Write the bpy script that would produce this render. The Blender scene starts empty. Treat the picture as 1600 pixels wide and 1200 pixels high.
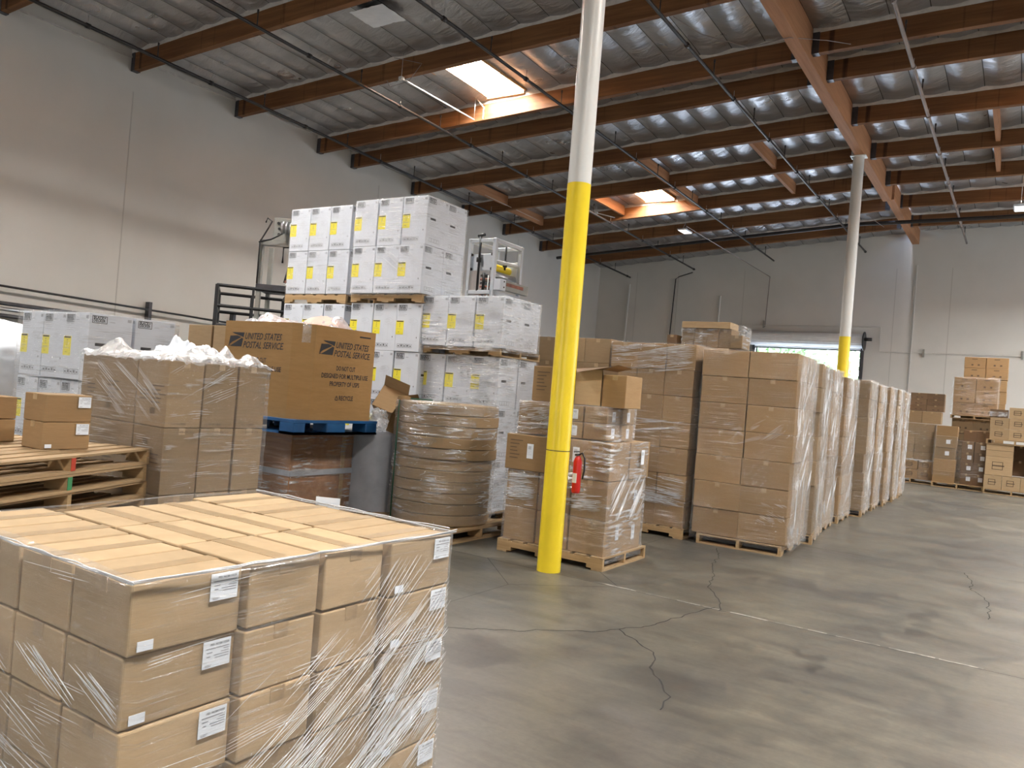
import bpy, bmesh, math, random
from mathutils import Vector, Matrix, noise, Euler
random.seed(7)
R = math.radians
scene = bpy.context.scene
C = scene.collection
# ------------------------------------------------------------------ camera
CAM_H = 1.67
F_PX, YAW, PITCH, ROLL = 1232.0, R(33.096), R(0.433), R(4.602)
fwd = Vector((-math.sin(YAW)*math.cos(PITCH), math.cos(YAW)*math.cos(PITCH), math.sin(PITCH)))
rt0 = Vector((math.cos(YAW), math.sin(YAW), 0)); up0 = rt0.cross(fwd)
rt = math.cos(ROLL)*rt0 + math.sin(ROLL)*up0
up = math.cos(ROLL)*up0 - math.sin(ROLL)*rt0
cam_d = bpy.data.cameras.new('camera'); cam = bpy.data.objects.new('camera', cam_d); C.objects.link(cam)
m = Matrix((rt, up, -fwd)).transposed().to_4x4(); m.translation = (0, 0, CAM_H)
cam.matrix_world = m
cam_d.sensor_width = 36; cam_d.lens = 36*F_PX/1600; cam_d.clip_start = .05; cam_d.clip_end = 300
scene.camera = cam
# ------------------------------------------------------------------ world, light, exposure
w = bpy.data.worlds.new('world'); scene.world = w; w.use_nodes = True
nt = w.node_tree; bg = nt.nodes['Background']
sky = nt.nodes.new('ShaderNodeTexSky'); sky.sky_type = 'NISHITA'; sky.sun_disc = False
sky.sun_elevation = R(55); sky.sun_rotation = R(200)
nt.links.new(sky.outputs[0], bg.inputs[0]); bg.inputs[1].default_value = 3.2
scene.view_settings.view_transform = 'Standard'; scene.view_settings.look = 'None'
scene.view_settings.gamma = 1; scene.view_settings.use_curve_mapping = False
scene.view_settings.exposure = 0.14
scene.cycles.use_denoising = True
scene.cycles.max_bounces = 8; scene.cycles.diffuse_bounces = 4; scene.cycles.glossy_bounces = 4
scene.cycles.transparent_max_bounces = 16
scene.cycles.sample_clamp_indirect = 6; scene.cycles.caustics_reflective = False; scene.cycles.caustics_refractive = False

def area(name, loc, direction, sx, sy, power, col=(1, 1, 1)):
    d = bpy.data.lights.new(name, 'AREA'); d.shape = 'RECTANGLE'; d.size = sx; d.size_y = sy
    d.energy = power; d.color = col
    o = bpy.data.objects.new(name, d); C.objects.link(o); o.location = loc
    o.rotation_euler = Vector(direction).to_track_quat('-Z', 'Y').to_euler()
    return o
SKY_E = 130.0          # skylight panel emission
area('dock_door_daylight', (2.5, -7.7, 2.6), (-.15, 1, .05), 9, 4.2, 210, (.93, .97, 1))
area('dock_door_daylight', (-9.5, -7.7, 2.6), (.1, 1, .05), 7, 4.2, 190, (.93, .97, 1))
area('side_door_daylight', (8.5, 16.5, 2.3), (-1, .15, -.1), 7, 4.2, 300, (.9, .95, 1))
area('side_door_daylight', (8.5, 25, 2.3), (-1, .05, -.1), 5, 4.2, 520, (.9, .95, 1))
area('back_door_daylight', (-7.15, 31.25, 2.3), (0, -1, -.15), 3.8, 3.8, 200, (.93, .98, 1))

# ------------------------------------------------------------------ materials
MATS = {}
def new_mat(name):
    m = bpy.data.materials.new(name); m.use_nodes = True; MATS[name] = m
    n = m.node_tree.nodes; b = n['Principled BSDF']
    return m, m.node_tree, b
def nd(nt, t, **kw):
    n = nt.nodes.new(t)
    for k, v in kw.items():
        if k in n.inputs: n.inputs[k].default_value = v
        else: setattr(n, k, v)
    return n
def mix(nt, a, b, fac, mode='MIX'):
    n = nt.nodes.new('ShaderNodeMix'); n.data_type = 'RGBA'; n.blend_type = mode
    for sock, v in ((n.inputs[6], a), (n.inputs[7], b), (n.inputs[0], fac)):
        if hasattr(v, 'links'): nt.links.new(v, sock)
        elif isinstance(v, (int, float)): sock.default_value = v
        else: sock.default_value = (*v, 1) if len(v) == 3 else v
    return n.outputs[2]
def coords(nt, scale=(1, 1, 1), rot=(0, 0, 0), which='Object'):
    tc = nt.nodes.new('ShaderNodeTexCoord'); mp = nt.nodes.new('ShaderNodeMapping')
    mp.inputs['Scale'].default_value = scale; mp.inputs['Rotation'].default_value = rot
    nt.links.new(tc.outputs[which], mp.inputs[0]); return mp.outputs[0]
def noise_n(nt, vec, scale, detail=4, rough=.55, dist=0):
    n = nt.nodes.new('ShaderNodeTexNoise'); n.inputs['Scale'].default_value = scale
    n.inputs['Detail'].default_value = detail; n.inputs['Roughness'].default_value = rough
    n.inputs['Distortion'].default_value = dist
    nt.links.new(vec, n.inputs['Vector']); return n.outputs['Fac']
def ramp(nt, v, p0, p1, c0=(0, 0, 0, 1), c1=(1, 1, 1, 1)):
    r = nt.nodes.new('ShaderNodeValToRGB'); r.color_ramp.elements[0].position = p0; r.color_ramp.elements[1].position = p1
    r.color_ramp.elements[0].color = c0 if len(c0) == 4 else (*c0, 1)
    r.color_ramp.elements[1].color = c1 if len(c1) == 4 else (*c1, 1)
    nt.links.new(v, r.inputs[0]); return r.outputs[0]
def bump(nt, b, v, strength, dist=.01):
    n = nt.nodes.new('ShaderNodeBump'); n.inputs['Strength'].default_value = strength; n.inputs['Distance'].default_value = dist
    nt.links.new(v, n.inputs['Height']); nt.links.new(n.outputs[0], b.inputs['Normal'] if 'Normal' in b.inputs else b.inputs[0]); return n
def simple(name, col, rough=.6, metal=0, var=.0, scale=6, bmp=0, spec=.5):
    m, nt, b = new_mat(name)
    b.inputs['Roughness'].default_value = rough; b.inputs['Metallic'].default_value = metal
    b.inputs['Specular IOR Level'].default_value = spec
    v = noise_n(nt, coords(nt), scale)
    lo = tuple(max(0, c*(1-var)) for c in col); hi = tuple(min(1, c*(1+var)) for c in col)
    nt.links.new(ramp(nt, v, .3, .7, lo, hi), b.inputs['Base Color'])
    if bmp: bump(nt, b, v, bmp)
    return m
def cardboard(name, col, spread=.16):
    m, nt, b = new_mat(name)
    b.inputs['Roughness'].default_value = .72; b.inputs['Specular IOR Level'].default_value = .25
    oi = nt.nodes.new('ShaderNodeObjectInfo')
    n1 = noise_n(nt, coords(nt, (1, 1, 6)), 5, 5)
    n2 = noise_n(nt, coords(nt, (3, 3, 60)), 6, 2)
    base = mix(nt, tuple(c*(1-spread) for c in col), tuple(c*(1+spread*.6) for c in col), oi.outputs['Random'])
    c2 = mix(nt, base, ramp(nt, n1, .3, .75, (.78, .76, .72), (1, 1, 1)), .55, 'MULTIPLY')
    c3 = mix(nt, c2, ramp(nt, n2, .35, .65, (.93, .93, .92), (1, 1, 1)), 1, 'MULTIPLY')
    nt.links.new(c3, b.inputs['Base Color']); bump(nt, b, n2, .15, .003)
    return m
cardboard('cardboard', (.345, .222, .112))
cardboard('cardboard_light', (.50, .362, .215))
cardboard('cardboard_grey', (.315, .222, .130))
cardboard('cardboard_usps', (.37, .222, .092), .02)
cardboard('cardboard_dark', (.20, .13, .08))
simple('tape', (.38, .265, .145), .28, var=.12, scale=30, spec=.55)
simple('tape_clear', (.70, .72, .76), .3, var=.04)
simple('white_box', (.66, .69, .75), .5, var=.03, scale=5)
simple('ink', (.025, .025, .03), .6)
simple('ink_brown', (.10, .065, .04), .7)
simple('ink_grey', (.30, .31, .34), .6)
simple('ink_lightgrey', (.52, .54, .58), .6)
simple('label_paper', (.78, .82, .88), .45, var=.03)
simple('yellow_label', (.85, .74, .05), .45, var=.05)
simple('white_paint', (.72, .72, .70), .3, var=.03, scale=2)
simple('yellow_paint', (.88, .66, .03), .28, var=.06, scale=3)
simple('black_paint', (.012, .012, .014), .4, var=.2)
simple('black_pipe', (.028, .024, .024), .38, var=.4, scale=3, metal=.3)
simple('grey_pipe', (.24, .20, .19), .45, var=.2, scale=3)
simple('steel', (.55, .55, .56), .3, metal=.9, var=.15)
simple('grey_metal', (.28, .28, .26), .45, metal=.2, var=.1)
simple('machine_white', (.66, .70, .76), .4, var=.05)
simple('dark_steel', (.07, .07, .08), .4, metal=.5, var=.3)
simple('red_paint', (.55, .02, .015), .3, var=.1)
simple('blue_plastic', (.012, .085, .24), .45, var=.15)
simple('green_strap', (.01, .09, .05), .35, var=.1)
simple('wall_seam', (.50, .48, .45), .8)
simple('pallet_red', (.5, .06, .03), .7, var=.2)
simple('pallet_green', (.05, .25, .10), .7, var=.2)
simple('grey_wrap', (.36, .38, .42), .32, var=.15, scale=4, bmp=.3)
simple('bag_white', (.80, .84, .90), .5, var=.04, bmp=.2)
simple('pink_foam', (.85, .52, .43), .8, var=.1)
simple('conduit', (.62, .60, .56), .5, var=.05)
simple('asphalt', (.45, .45, .44), .9, var=.1)
simple('flange', (.60, .57, .54), .5, var=.12, scale=9)
simple('door_slats', (.80, .81, .81), .42, metal=0, var=.04)
simple('copper_roll', (.30, .10, .06), .4, var=.4)
def wood(name, c0, c1, scale, rough=.7, axis=0, stains=False):
    m, nt, b = new_mat(name); s = [14, 14, 14]; s[axis] = .7
    n = noise_n(nt, coords(nt, tuple(s)), scale, 6, .6, .4)
    col = ramp(nt, n, .28, .72, c0, c1)
    if stains:
        st = noise_n(nt, coords(nt, (2.2, 1, .12)), 2.2, 3)
        col = mix(nt, col, ramp(nt, st, .60, .70, (1, 1, 1), (.25, .22, .22)), .9, 'MULTIPLY')
        st2 = noise_n(nt, coords(nt, (.3, .3, .3)), 1.2, 2)
        col = mix(nt, col, ramp(nt, st2, .35, .65, (.75, .7, .7), (1.1, 1.1, 1.1)), 1, 'MULTIPLY')
    b.inputs['Roughness'].default_value = rough; b.inputs['Specular IOR Level'].default_value = .3
    nt.links.new(col, b.inputs['Base Color']); bump(nt, b, n, .25, .004); return m
wood('joist_wood', (.13, .058, .024), (.26, .125, .052), 1.0, stains=True)
wood('girder_wood', (.33, .155, .075), (.46, .235, .125), 1.0, axis=1)
wood('curb_wood', (.55, .32, .15), (.72, .46, .24), 1.2)
wood('pallet_wood', (.30, .19, .09), (.52, .36, .19), 1.3)
wood('pallet_wood_y', (.26, .17, .09), (.48, .34, .19), 1.3, axis=1)
wood('crate_wood', (.24, .115, .055), (.38, .20, .10), 1.0)
# wall
m, nt, b = new_mat('wall_paint'); b.inputs['Roughness'].default_value = .75; b.inputs['Specular IOR Level'].default_value = .2
v = noise_n(nt, coords(nt), .5, 5); v2 = noise_n(nt, coords(nt), 40, 3)
nt.links.new(ramp(nt, v, .3, .7, (.60, .58, .545), (.67, .65, .615)), b.inputs['Base Color']); bump(nt, b, v2, .08, .004)
# foil
m, nt, b = new_mat('foil')
b.inputs['Metallic'].default_value = .92
n1 = noise_n(nt, coords(nt, (.8, 2.2, 1)), 2.6, 6, .62, .8); n2 = noise_n(nt, coords(nt), .9, 3)
nt.links.new(ramp(nt, n2, .3, .7, (.40, .40, .41), (.60, .60, .62)), b.inputs['Base Color'])
nt.links.new(ramp(nt, n2, .3, .7, (.40, .40, .40), (.26, .26, .26)), b.inputs['Roughness']); bump(nt, b, n1, .55, .09)
# floor
m, nt, b = new_mat('concrete')
cw = coords(nt)
big = noise_n(nt, cw, .45, 5, .6, .6); mid = noise_n(nt, cw, 2.0, 12, .72, .5); fine = noise_n(nt, cw, 22, 5, .7)
scr = noise_n(nt, coords(nt, (.5, 2.6, 1), (0, 0, .35)), 3.0, 10, .75, .3)
col = ramp(nt, big, .34, .66, (.070, .067, .062), (.118, .109, .088))
col = mix(nt, col, ramp(nt, mid, .28, .74, (.66, .68, .72), (1.26, 1.22, 1.12)), 1, 'MULTIPLY')
col = mix(nt, col, ramp(nt, scr, .40, .70, (1.10, 1.10, 1.08), (.70, .70, .74)), 1, 'MULTIPLY')
col = mix(nt, col, ramp(nt, fine, .3, .7, (.82, .82, .82), (1.12, 1.12, 1.12)), 1, 'MULTIPLY')
# oily dark patches at fixed places on the slab
sep = nt.nodes.new('ShaderNodeSeparateXYZ'); nt.links.new(cw, sep.inputs[0])
def patch(cx, cy, rx, ry, col_in, dark):
    def mth(op, a, bb):
        n = nt.nodes.new('ShaderNodeMath'); n.operation = op
        for s, q in ((n.inputs[0], a), (n.inputs[1], bb)):
            if hasattr(q, 'links'): nt.links.new(q, s)
            else: s.default_value = q
        return n.outputs[0]
    dx = mth('DIVIDE', mth('SUBTRACT', sep.outputs[0], cx), rx); dy = mth('DIVIDE', mth('SUBTRACT', sep.outputs[1], cy), ry)
    d = mth('ADD', mth('MULTIPLY', dx, dx), mth('MULTIPLY', dy, dy))
    d = mth('ADD', d, mth('MULTIPLY', mth('SUBTRACT', mid, .5), 7.0))
    return mix(nt, col_in, ramp(nt, d, .5, 1.15, (dark, dark, dark*1.03), (1, 1, 1)), 1, 'MULTIPLY')
for q in ((-2.85, 4.15, .32, .28, .62), (-1.12, 5.70, .14, .22, .62), (-.62, 7.5, .10, .7, .72), (-2.1, 8.1, .6, .25, .8), (-1.3, 8.0, .3, .3, .82), (-.4, 6.9, .6, .22, .78), (-2.5, 3.6, .2, .12, .78)):
    col = patch(q[0], q[1], q[2], q[3], col, q[4])
nt.links.new(col, b.inputs['Base Color'])
nt.links.new(ramp(nt, mid, .3, .7, (.30, .30, .30), (.50, .50, .50)), b.inputs['Roughness']); bump(nt, b, fine, .06, .004)
simple('seam_dark', (.05, .05, .05), .8)
simple('crack_dark', (.022, .021, .020), .9)
simple('joint_dark', (.045, .042, .04), .9, var=.4, scale=20)
simple('joint_light', (.36, .34, .30), .8, var=.6, scale=14)
# stretch film
def film(name, streak_scale, lo, hi, base_op, strk, white, rot=(0, 0, 0), seedoff=0):
    m, nt, b = new_mat(name); nodes = nt.nodes; nodes.remove(b); out = nodes['Material Output']
    c = coords(nt, streak_scale, rot)
    n = noise_n(nt, c, 1, 5, .62, .35); n2 = noise_n(nt, coords(nt, (1, 1, 1)), 2.3, 3)
    s = ramp(nt, n, lo, hi); zone = ramp(nt, n2, .42, .62, (.12, .12, .12), (1, 1, 1))
    mm = nodes.new('ShaderNodeMath'); mm.operation = 'MULTIPLY'; nt.links.new(s, mm.inputs[0]); nt.links.new(zone, mm.inputs[1])
    lw = nodes.new('ShaderNodeLayerWeight'); lw.inputs[0].default_value = .35
    a = nodes.new('ShaderNodeMath'); a.operation = 'MULTIPLY_ADD'; nt.links.new(mm.outputs[0], a.inputs[0]); a.inputs[1].default_value = strk
    f = nodes.new('ShaderNodeMath'); f.operation = 'MULTIPLY_ADD'; nt.links.new(lw.outputs['Facing'], f.inputs[0]); f.inputs[1].default_value = .25; f.inputs[2].default_value = base_op
    nt.links.new(f.outputs[0], a.inputs[2]); a.use_clamp = True
    tr = nodes.new('ShaderNodeBsdfTransparent'); tr.inputs[0].default_value = (.985, .985, .985, 1)
    gl = nodes.new('ShaderNodeBsdfGlossy'); gl.inputs['Roughness'].default_value = .16; gl.inputs[0].default_value = (1, 1, 1, 1)
    bp = nodes.new('ShaderNodeBump'); bp.inputs['Strength'].default_value = .9; bp.inputs['Distance'].default_value = .03
    nt.links.new(n, bp.inputs['Height']); nt.links.new(bp.outputs[0], gl.inputs['Normal'])
    df = nodes.new('ShaderNodeBsdfDiffuse'); df.inputs[0].default_value = (.95, .96, .98, 1)
    tl = nodes.new('ShaderNodeBsdfTranslucent'); tl.inputs[0].default_value = (.86, .87, .90, 1)
    dm = nodes.new('ShaderNodeMixShader'); dm.inputs[0].default_value = .35; nt.links.new(df.outputs[0], dm.inputs[1]); nt.links.new(tl.outputs[0], dm.inputs[2])
    body = nodes.new('ShaderNodeMixShader'); body.inputs[0].default_value = white
    nt.links.new(gl.outputs[0], body.inputs[1]); nt.links.new(dm.outputs[0], body.inputs[2])
    mx = nodes.new('ShaderNodeMixShader'); nt.links.new(a.outputs[0], mx.inputs[0])
    nt.links.new(tr.outputs[0], mx.inputs[1]); nt.links.new(body.outputs[0], mx.inputs[2])
    nt.links.new(mx.outputs[0], out.inputs[0]); return m
film('film', (2.5, 2.5, 60), .52, .66, .035, .55, .35)
film('film_fine', (2.2, 2.2, 150), .50, .68, .03, .40, .35)
film('film_side', (5, 5, 2.2), .50, .64, .06, .60, .45)
film('film_heavy', (4, 4, 40), .48, .62, .06, .85, .55)
film('film_crumple', (9, 9, 9), .40, .62, .22, .6, .6)
film('film_fold_glint', (20, 20, 20), .35, .6, .80, .2, .7)  # film pleats; their diffuse white also imitates bright reflections on the film
film('bag_film', (5, 5, 5), .35, .65, .35, .4, .6)
def emis(name, col, e):
    m, nt, b = new_mat(name); b.inputs['Base Color'].default_value = (.8, .8, .8, 1)
    b.inputs['Emission Color'].default_value = (*col, 1); b.inputs['Emission Strength'].default_value = e
    return m
emis('skylight_panel', (1, .985, .95), SKY_E)
emis('lamp_glow', (1, .98, .95), 1.5)
simple('leaves', (.50, .64, .30), .6, var=.5, scale=3)
simple('leaves_dark', (.36, .52, .22), .6, var=.5, scale=3)

# ------------------------------------------------------------------ mesh builder
class MB:
    def __init__(s): s.v = []; s.f = []; s.m = []; s.mats = []; s.sm = []
    def mi(s, mat):
        if mat not in s.mats: s.mats.append(mat)
        return s.mats.index(mat)
    def face(s, idx, mat, sm=False): s.f.append(idx); s.m.append(s.mi(mat)); s.sm.append(sm)
    def box(s, x0, x1, y0, y1, z0, z1, mat, xf=None):
        b = len(s.v); P = [(x0, y0, z0), (x1, y0, z0), (x1, y1, z0), (x0, y1, z0), (x0, y0, z1), (x1, y0, z1), (x1, y1, z1), (x0, y1, z1)]
        s.v += [tuple(xf @ Vector(p)) if xf else p for p in P]
        for q in ((0, 3, 2, 1), (4, 5, 6, 7), (0, 1, 5, 4), (1, 2, 6, 5), (2, 3, 7, 6), (3, 0, 4, 7)): s.face([b+i for i in q], mat)
    def quad(s, P, mat):
        b = len(s.v); s.v += [tuple(p) for p in P]; s.face(list(range(b, b+len(P))), mat)
    def tube(s, pts, r, mat, n=8, cap=True, sm=True):
        pts = [Vector(p) for p in pts]; rings = []
        for i, p in enumerate(pts):
            a = pts[max(i-1, 0)]; c = pts[min(i+1, len(pts)-1)]; t = (c-a).normalized()
            u = t.orthogonal().normalized() if abs(t.z) < .9 else Vector((1, 0, 0)); u = (Vector((0, 0, 1)) if abs(t.z) < .9 else Vector((1, 0, 0)))
            u = (u - t*u.dot(t)).normalized(); w_ = t.cross(u); rr = r[i] if isinstance(r, (list, tuple)) else r
            b = len(s.v)
            for k in range(n):
                an = 2*math.pi*k/n; s.v.append(tuple(p+(u*math.cos(an)+w_*math.sin(an))*rr))
            rings.append(b)
        for i in range(len(rings)-1):
            for k in range(n):
                k2 = (k+1) % n; s.face([rings[i]+k, rings[i]+k2, rings[i+1]+k2, rings[i+1]+k], mat, sm)
        if cap:
            s.face([rings[0]+k for k in range(n)][::-1], mat); s.face([rings[-1]+k for k in range(n)], mat)
    def grid(s, nu, nv, fn, mat, sm=True, skip=None, wrap=False):
        b = len(s.v)
        for j in range(nv):
            for i in range(nu): s.v.append(tuple(fn(i, j)))
        for j in range(nv-1):
            for i in range(nu if wrap else nu-1):
                if skip and skip(i, j): continue
                i2 = (i+1) % nu
                s.face([b+j*nu+i, b+j*nu+i2, b+(j+1)*nu+i2, b+(j+1)*nu+i], mat, sm)
    def addmesh(s, me, xf, mat):
        b = len(s.v); s.v += [tuple(xf @ v.co) for v in me.vertices]
        for p in me.polygons: s.face([b+i for i in p.vertices], mat)
    def mesh(s, name):
        me = bpy.data.meshes.new(name); me.from_pydata(s.v, [], s.f)
        for q in s.mats: me.materials.append(MATS[q])
        me.polygons.foreach_set('material_index', s.m); me.polygons.foreach_set('use_smooth', s.sm); me.update()
        return me
def link(name, me, parent=None, loc=None, rotz=0):
    o = bpy.data.objects.new(name, me); C.objects.link(o)
    if parent: o.parent = parent
    if loc: o.location = loc
    if rotz: o.rotation_euler = (0, 0, rotz)
    return o
def tag(o, label, cat, group=None, kind=None):
    o['label'] = label; o['category'] = cat
    if group: o['group'] = group
    if kind: o['kind'] = kind
    return o
def empty(name, loc, rotz=0):
    o = bpy.data.objects.new(name, None); C.objects.link(o); o.location = loc; o.rotation_euler = (0, 0, rotz); o.empty_display_size = .1; return o
def struct(name, mb, label=None):
    o = link(name, mb.mesh(name)); o['kind'] = 'structure'
    if label: o['label'] = label
    return o
def thing_copy(src, loc, rotz, label):
    c = src.copy(); C.objects.link(c); c.location = loc; c.rotation_euler = (0, 0, rotz); c['label'] = label
    for ch in src.children:
        d = ch.copy(); C.objects.link(d); d.parent = c
        for g in ch.children:
            e = g.copy(); C.objects.link(e); e.parent = d
    return c
def smooth_bevel(me, off, seg=1):
    bm = bmesh.new(); bm.from_mesh(me); bmesh.ops.bevel(bm, geom=bm.edges[:], offset=off, segments=seg, affect='EDGES', profile=.5)
    bm.to_mesh(me); bm.free(); return me
_tc = {}
def text_me(s, bold=0, shear=0, sx=1.0):
    k = (s, bold, shear)
    if k not in _tc:
        cu = bpy.data.curves.new('txt', 'FONT'); cu.body = s; cu.size = 1; cu.offset = bold; cu.shear = shear; cu.resolution_u = 2
        o = bpy.data.objects.new('txt', cu); C.objects.link(o)
        bpy.context.view_layer.update()
        me = bpy.data.meshes.new_from_object(o.evaluated_get(bpy.context.evaluated_depsgraph_get()))
        bpy.data.objects.remove(o); _tc[k] = me
    return _tc[k]
def put_text(mb, s, plane, u, v, size, mat, bold=0, shear=0, width=None, align='L'):
    """plane: function(u,v)->xyz ; text starts at (u,v) baseline"""
    me = text_me(s, bold, shear); 
    if not me.vertices: return
    w_ = max(q.co.x for q in me.vertices)
    kx = size if width is None else width/w_
    if align == 'C': u = u - w_*kx/2
    b = len(mb.v)
    for q in me.vertices: mb.v.append(tuple(plane(u+q.co.x*kx, v+q.co.y*size)))
    for p in me.polygons: mb.face([b+i for i in p.vertices], mat)
def rect(mb, plane, u0, u1, v0, v1, mat):
    mb.quad([plane(u0, v0), plane(u1, v0), plane(u1, v1), plane(u0, v1)], mat)
def frame(mb, plane, u0, u1, v0, v1, t, mat):
    rect(mb, plane, u0, u1, v0, v0+t, mat); rect(mb, plane, u0, u1, v1-t, v1, mat)
    rect(mb, plane, u0, u0+t, v0+t, v1-t, mat); rect(mb, plane, u1-t, u1, v0+t, v1-t, mat)
LW = ['bottom', 'second', 'third', 'fourth', 'fifth', 'sixth', 'seventh', 'eighth', 'ninth']

# ------------------------------------------------------------------ room shell
XL, XR, YF, YB, XG = -16.0, 8.8, -8.0, 30.9, -3.67
JY = [-6.15, -3.58, -1.0, 1.55, 4.1, 6.62, 9.17, 11.75, 14.33, 15.58, 18.15, 20.7, 23.18, 25.75, 28.35]
def zleft(y): return 7.65 - .034*(y-9.17)
def zb(x, y):
    if x < XG: t = (x-XL)/(XG-XL); return zleft(y)*(1-t) + 7.97*t
    return 8.02 + .012*(x-XG)
SKYL = []
for yc0, yc1 in ((-3.35, -1.15), (4.35, 6.5), (11.98, 14.2), (20.9, 23.05)): SKYL.append((-10.75, -9.55, yc0, yc1))
for yc0, yc1 in ((-.8, 1.35), (6.85, 8.95), (15.8, 17.9), (23.4, 25.5)): SKYL.append((1.0, 2.4, yc0, yc1))
fl = MB(); fl.quad([(XL-.2, YF-.2, 0), (XR+.2, YF-.2, 0), (XR+.2, YB+.2, 0), (XL-.2, YB+.2, 0)], 'concrete')
def ribbon(mb, pts, wd, mat, z=.0015, jit=0):
    P = []
    for i in range(len(pts)-1):
        a = Vector((*pts[i], 0)); c = Vector((*pts[i+1], 0)); n = max(2, int((c-a).length/.05)) if jit else 2
        for k in range(n): P.append(a.lerp(c, k/n))
    P.append(Vector((*pts[-1], 0)))
    if jit: P = [p + Vector((noise.noise(p*9), noise.noise(p*9+Vector((7, 3, 1))), 0))*jit for p in P]
    for i in range(len(P)-1):
        a, c = P[i], P[i+1]; t = (c-a).normalized(); nrm = Vector((-t.y, t.x, 0))*wd*(.6+.6*abs(noise.noise(a*5)))
        mb.quad([(a-nrm)+Vector((0, 0, z)), (c-nrm)+Vector((0, 0, z)), (c+nrm)+Vector((0, 0, z)), (a+nrm)+Vector((0, 0, z))], mat)
for y in (2.4, 6.45, 10.47, 14.5, 18.5, 22.5, 26.5): ribbon(fl, [(XL, y), (XR, y)], .005, 'joint_dark', .001)
for x in (-11.7, -7.65, -3.62, .4, 4.4): ribbon(fl, [(x, YF), (x, 5.75)], .004, 'joint_dark', .001); ribbon(fl, [(x, 7.2), (x, YB)], .004, 'joint_dark', .001)
_rj = random.Random(2); _x = -3.1
while _x < -.1:
    _l = _rj.uniform(.04, .3); ribbon(fl, [(_x, 6.47), (_x+_l, 6.47)], _rj.uniform(.004, .012), 'joint_light', .0013, .012); _x += _l+_rj.uniform(0, .12)
ribbon(fl, [(-3.62, 5.75), (-4.34, 6.47), (-3.62, 7.2), (-2.92, 6.47), (-3.62, 5.75)], .004, 'joint_dark', .001)
for pts in ([(-3.6, 4.08), (-3.23, 4.4), (-2.95, 4.65), (-2.48, 5.1), (-2.37, 5.29), (-2.24, 5.57), (-2.16, 6.03), (-2.06, 6.52)],
            [(-2.37, 5.29), (-2.13, 5.12), (-1.97, 5.02), (-1.86, 4.71), (-1.72, 4.51), (-1.6, 4.35), (-1.56, 4.12)],
            [(-2.96, 9.24), (-2.75, 8.73), (-2.67, 8.26), (-2.48, 7.75), (-2.34, 7.17), (-2.2, 6.96), (-2.06, 6.68), (-2.0, 6.44)],
            [(-.46, 10.47), (-.36, 9.84), (-.36, 9.49), (-.2, 9.06), (-.16, 8.56), (-.16, 8.14)]):
    ribbon(fl, pts, .0065, 'crack_dark', .0016, .035)
struct('floor', fl)
# walls with tilt-up panel joints
wl = MB(); wl.box(XL-.2, XL, YF, YB, 0, 9.2, 'wall_paint')
for y in (1.6, 9.2, 16.7, 24.2): wl.box(XL, XL+.004, y-.012, y+.012, 0, 7.25, 'wall_seam')
wl.box(XL, XL+.03, 2, YB, 7.92, 7.96, 'flange')
struct('wall_left', wl)
DX0, DX1, DZ = -8.94, -5.15, 4.2
wb = MB(); wb.box(XL-.2, DX0, YB, YB+.2, 0, 9.2, 'wall_paint'); wb.box(DX1, XR+.2, YB, YB+.2, 0, 9.2, 'wall_paint'); wb.box(DX0, DX1, YB, YB+.2, DZ, 9.2, 'wall_paint')
for x in (-14.2, -12.35, -9.6, -4.15, -2.4, 1.6, 5.4): wb.box(x-.012, x+.012, YB-.004, YB, 0, 7.1, 'wall_seam')
struct('wall_back', wb)
wr = MB(); wr.box(XR, XR+.2, YF, YB, 0, 9.2, 'wall_paint'); struct('wall_right', wr)
wf = MB(); wf.box(XL-.2, XR+.2, YF-.2, YF, 0, 9.2, 'wall_paint'); struct('wall_front', wf)
# ceiling: sagging foil-faced insulation between joists
ce = MB(); cell = .61
ys = [YF] + JY + [YB]
FH = .44
for a, bb in zip(ys[:-1], ys[1:]):
    if bb-a < .05: continue
    for side in (0, 1):
        xa, xb = (XL, XG-.11) if side == 0 else (XG+.11, XR)
        nx = int((xb-xa)/cell+.5); cw_ = (xb-xa)/nx; hi = (side == 0 or xa < 4) and bb > 3
        for i in range(nx):
            x0 = xa+i*cw_; xm = x0+cw_/2
            if any(s[0] < xm < s[1] and a < (s[2]+s[3])/2 < bb for s in SKYL): continue
            nu, nv = (9, 13) if hi else (4, 5)
            def fn(u, v, x0=x0):
                x = x0+cw_*u/(nu-1); y = a+(bb-a)*v/(nv-1); fu = math.sin(math.pi*u/(nu-1)); fv = math.sin(math.pi*v/(nv-1))
                z = zb(x, y)+FH + .03 - .095*fu*(.35+.65*fv) + .02*noise.noise(Vector((x*2.3, y*2.3, 3)))*fu - .035*(1-fv)**3
                z += .022*noise.noise(Vector((x*6, y*5, 9)))*fu*fv
                return (x, y, z)
            ce.grid(nu, nv, fn, 'foil')
            if hi:
                for v in range(nv-1):
                    p, q = Vector(fn(0, v)), Vector(fn(0, v+1)); dx_ = Vector((.007, 0, 0)); dn_ = Vector((0, 0, -.004))
                    ce.quad([p-dx_+dn_, q-dx_+dn_, q+dx_+dn_, p+dx_+dn_], 'seam_dark')
for s in SKYL:   # foil right up to the curbs
    pass
ceo = struct('ceiling', ce)
rd = MB()
rd.quad([(XL-.2, YF-.2, 9.25), (XR+.2, YF-.2, 9.25), (XR+.2, YB+.2, 9.25), (XL-.2, YB+.2, 9.25)], 'grey_metal')
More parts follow.
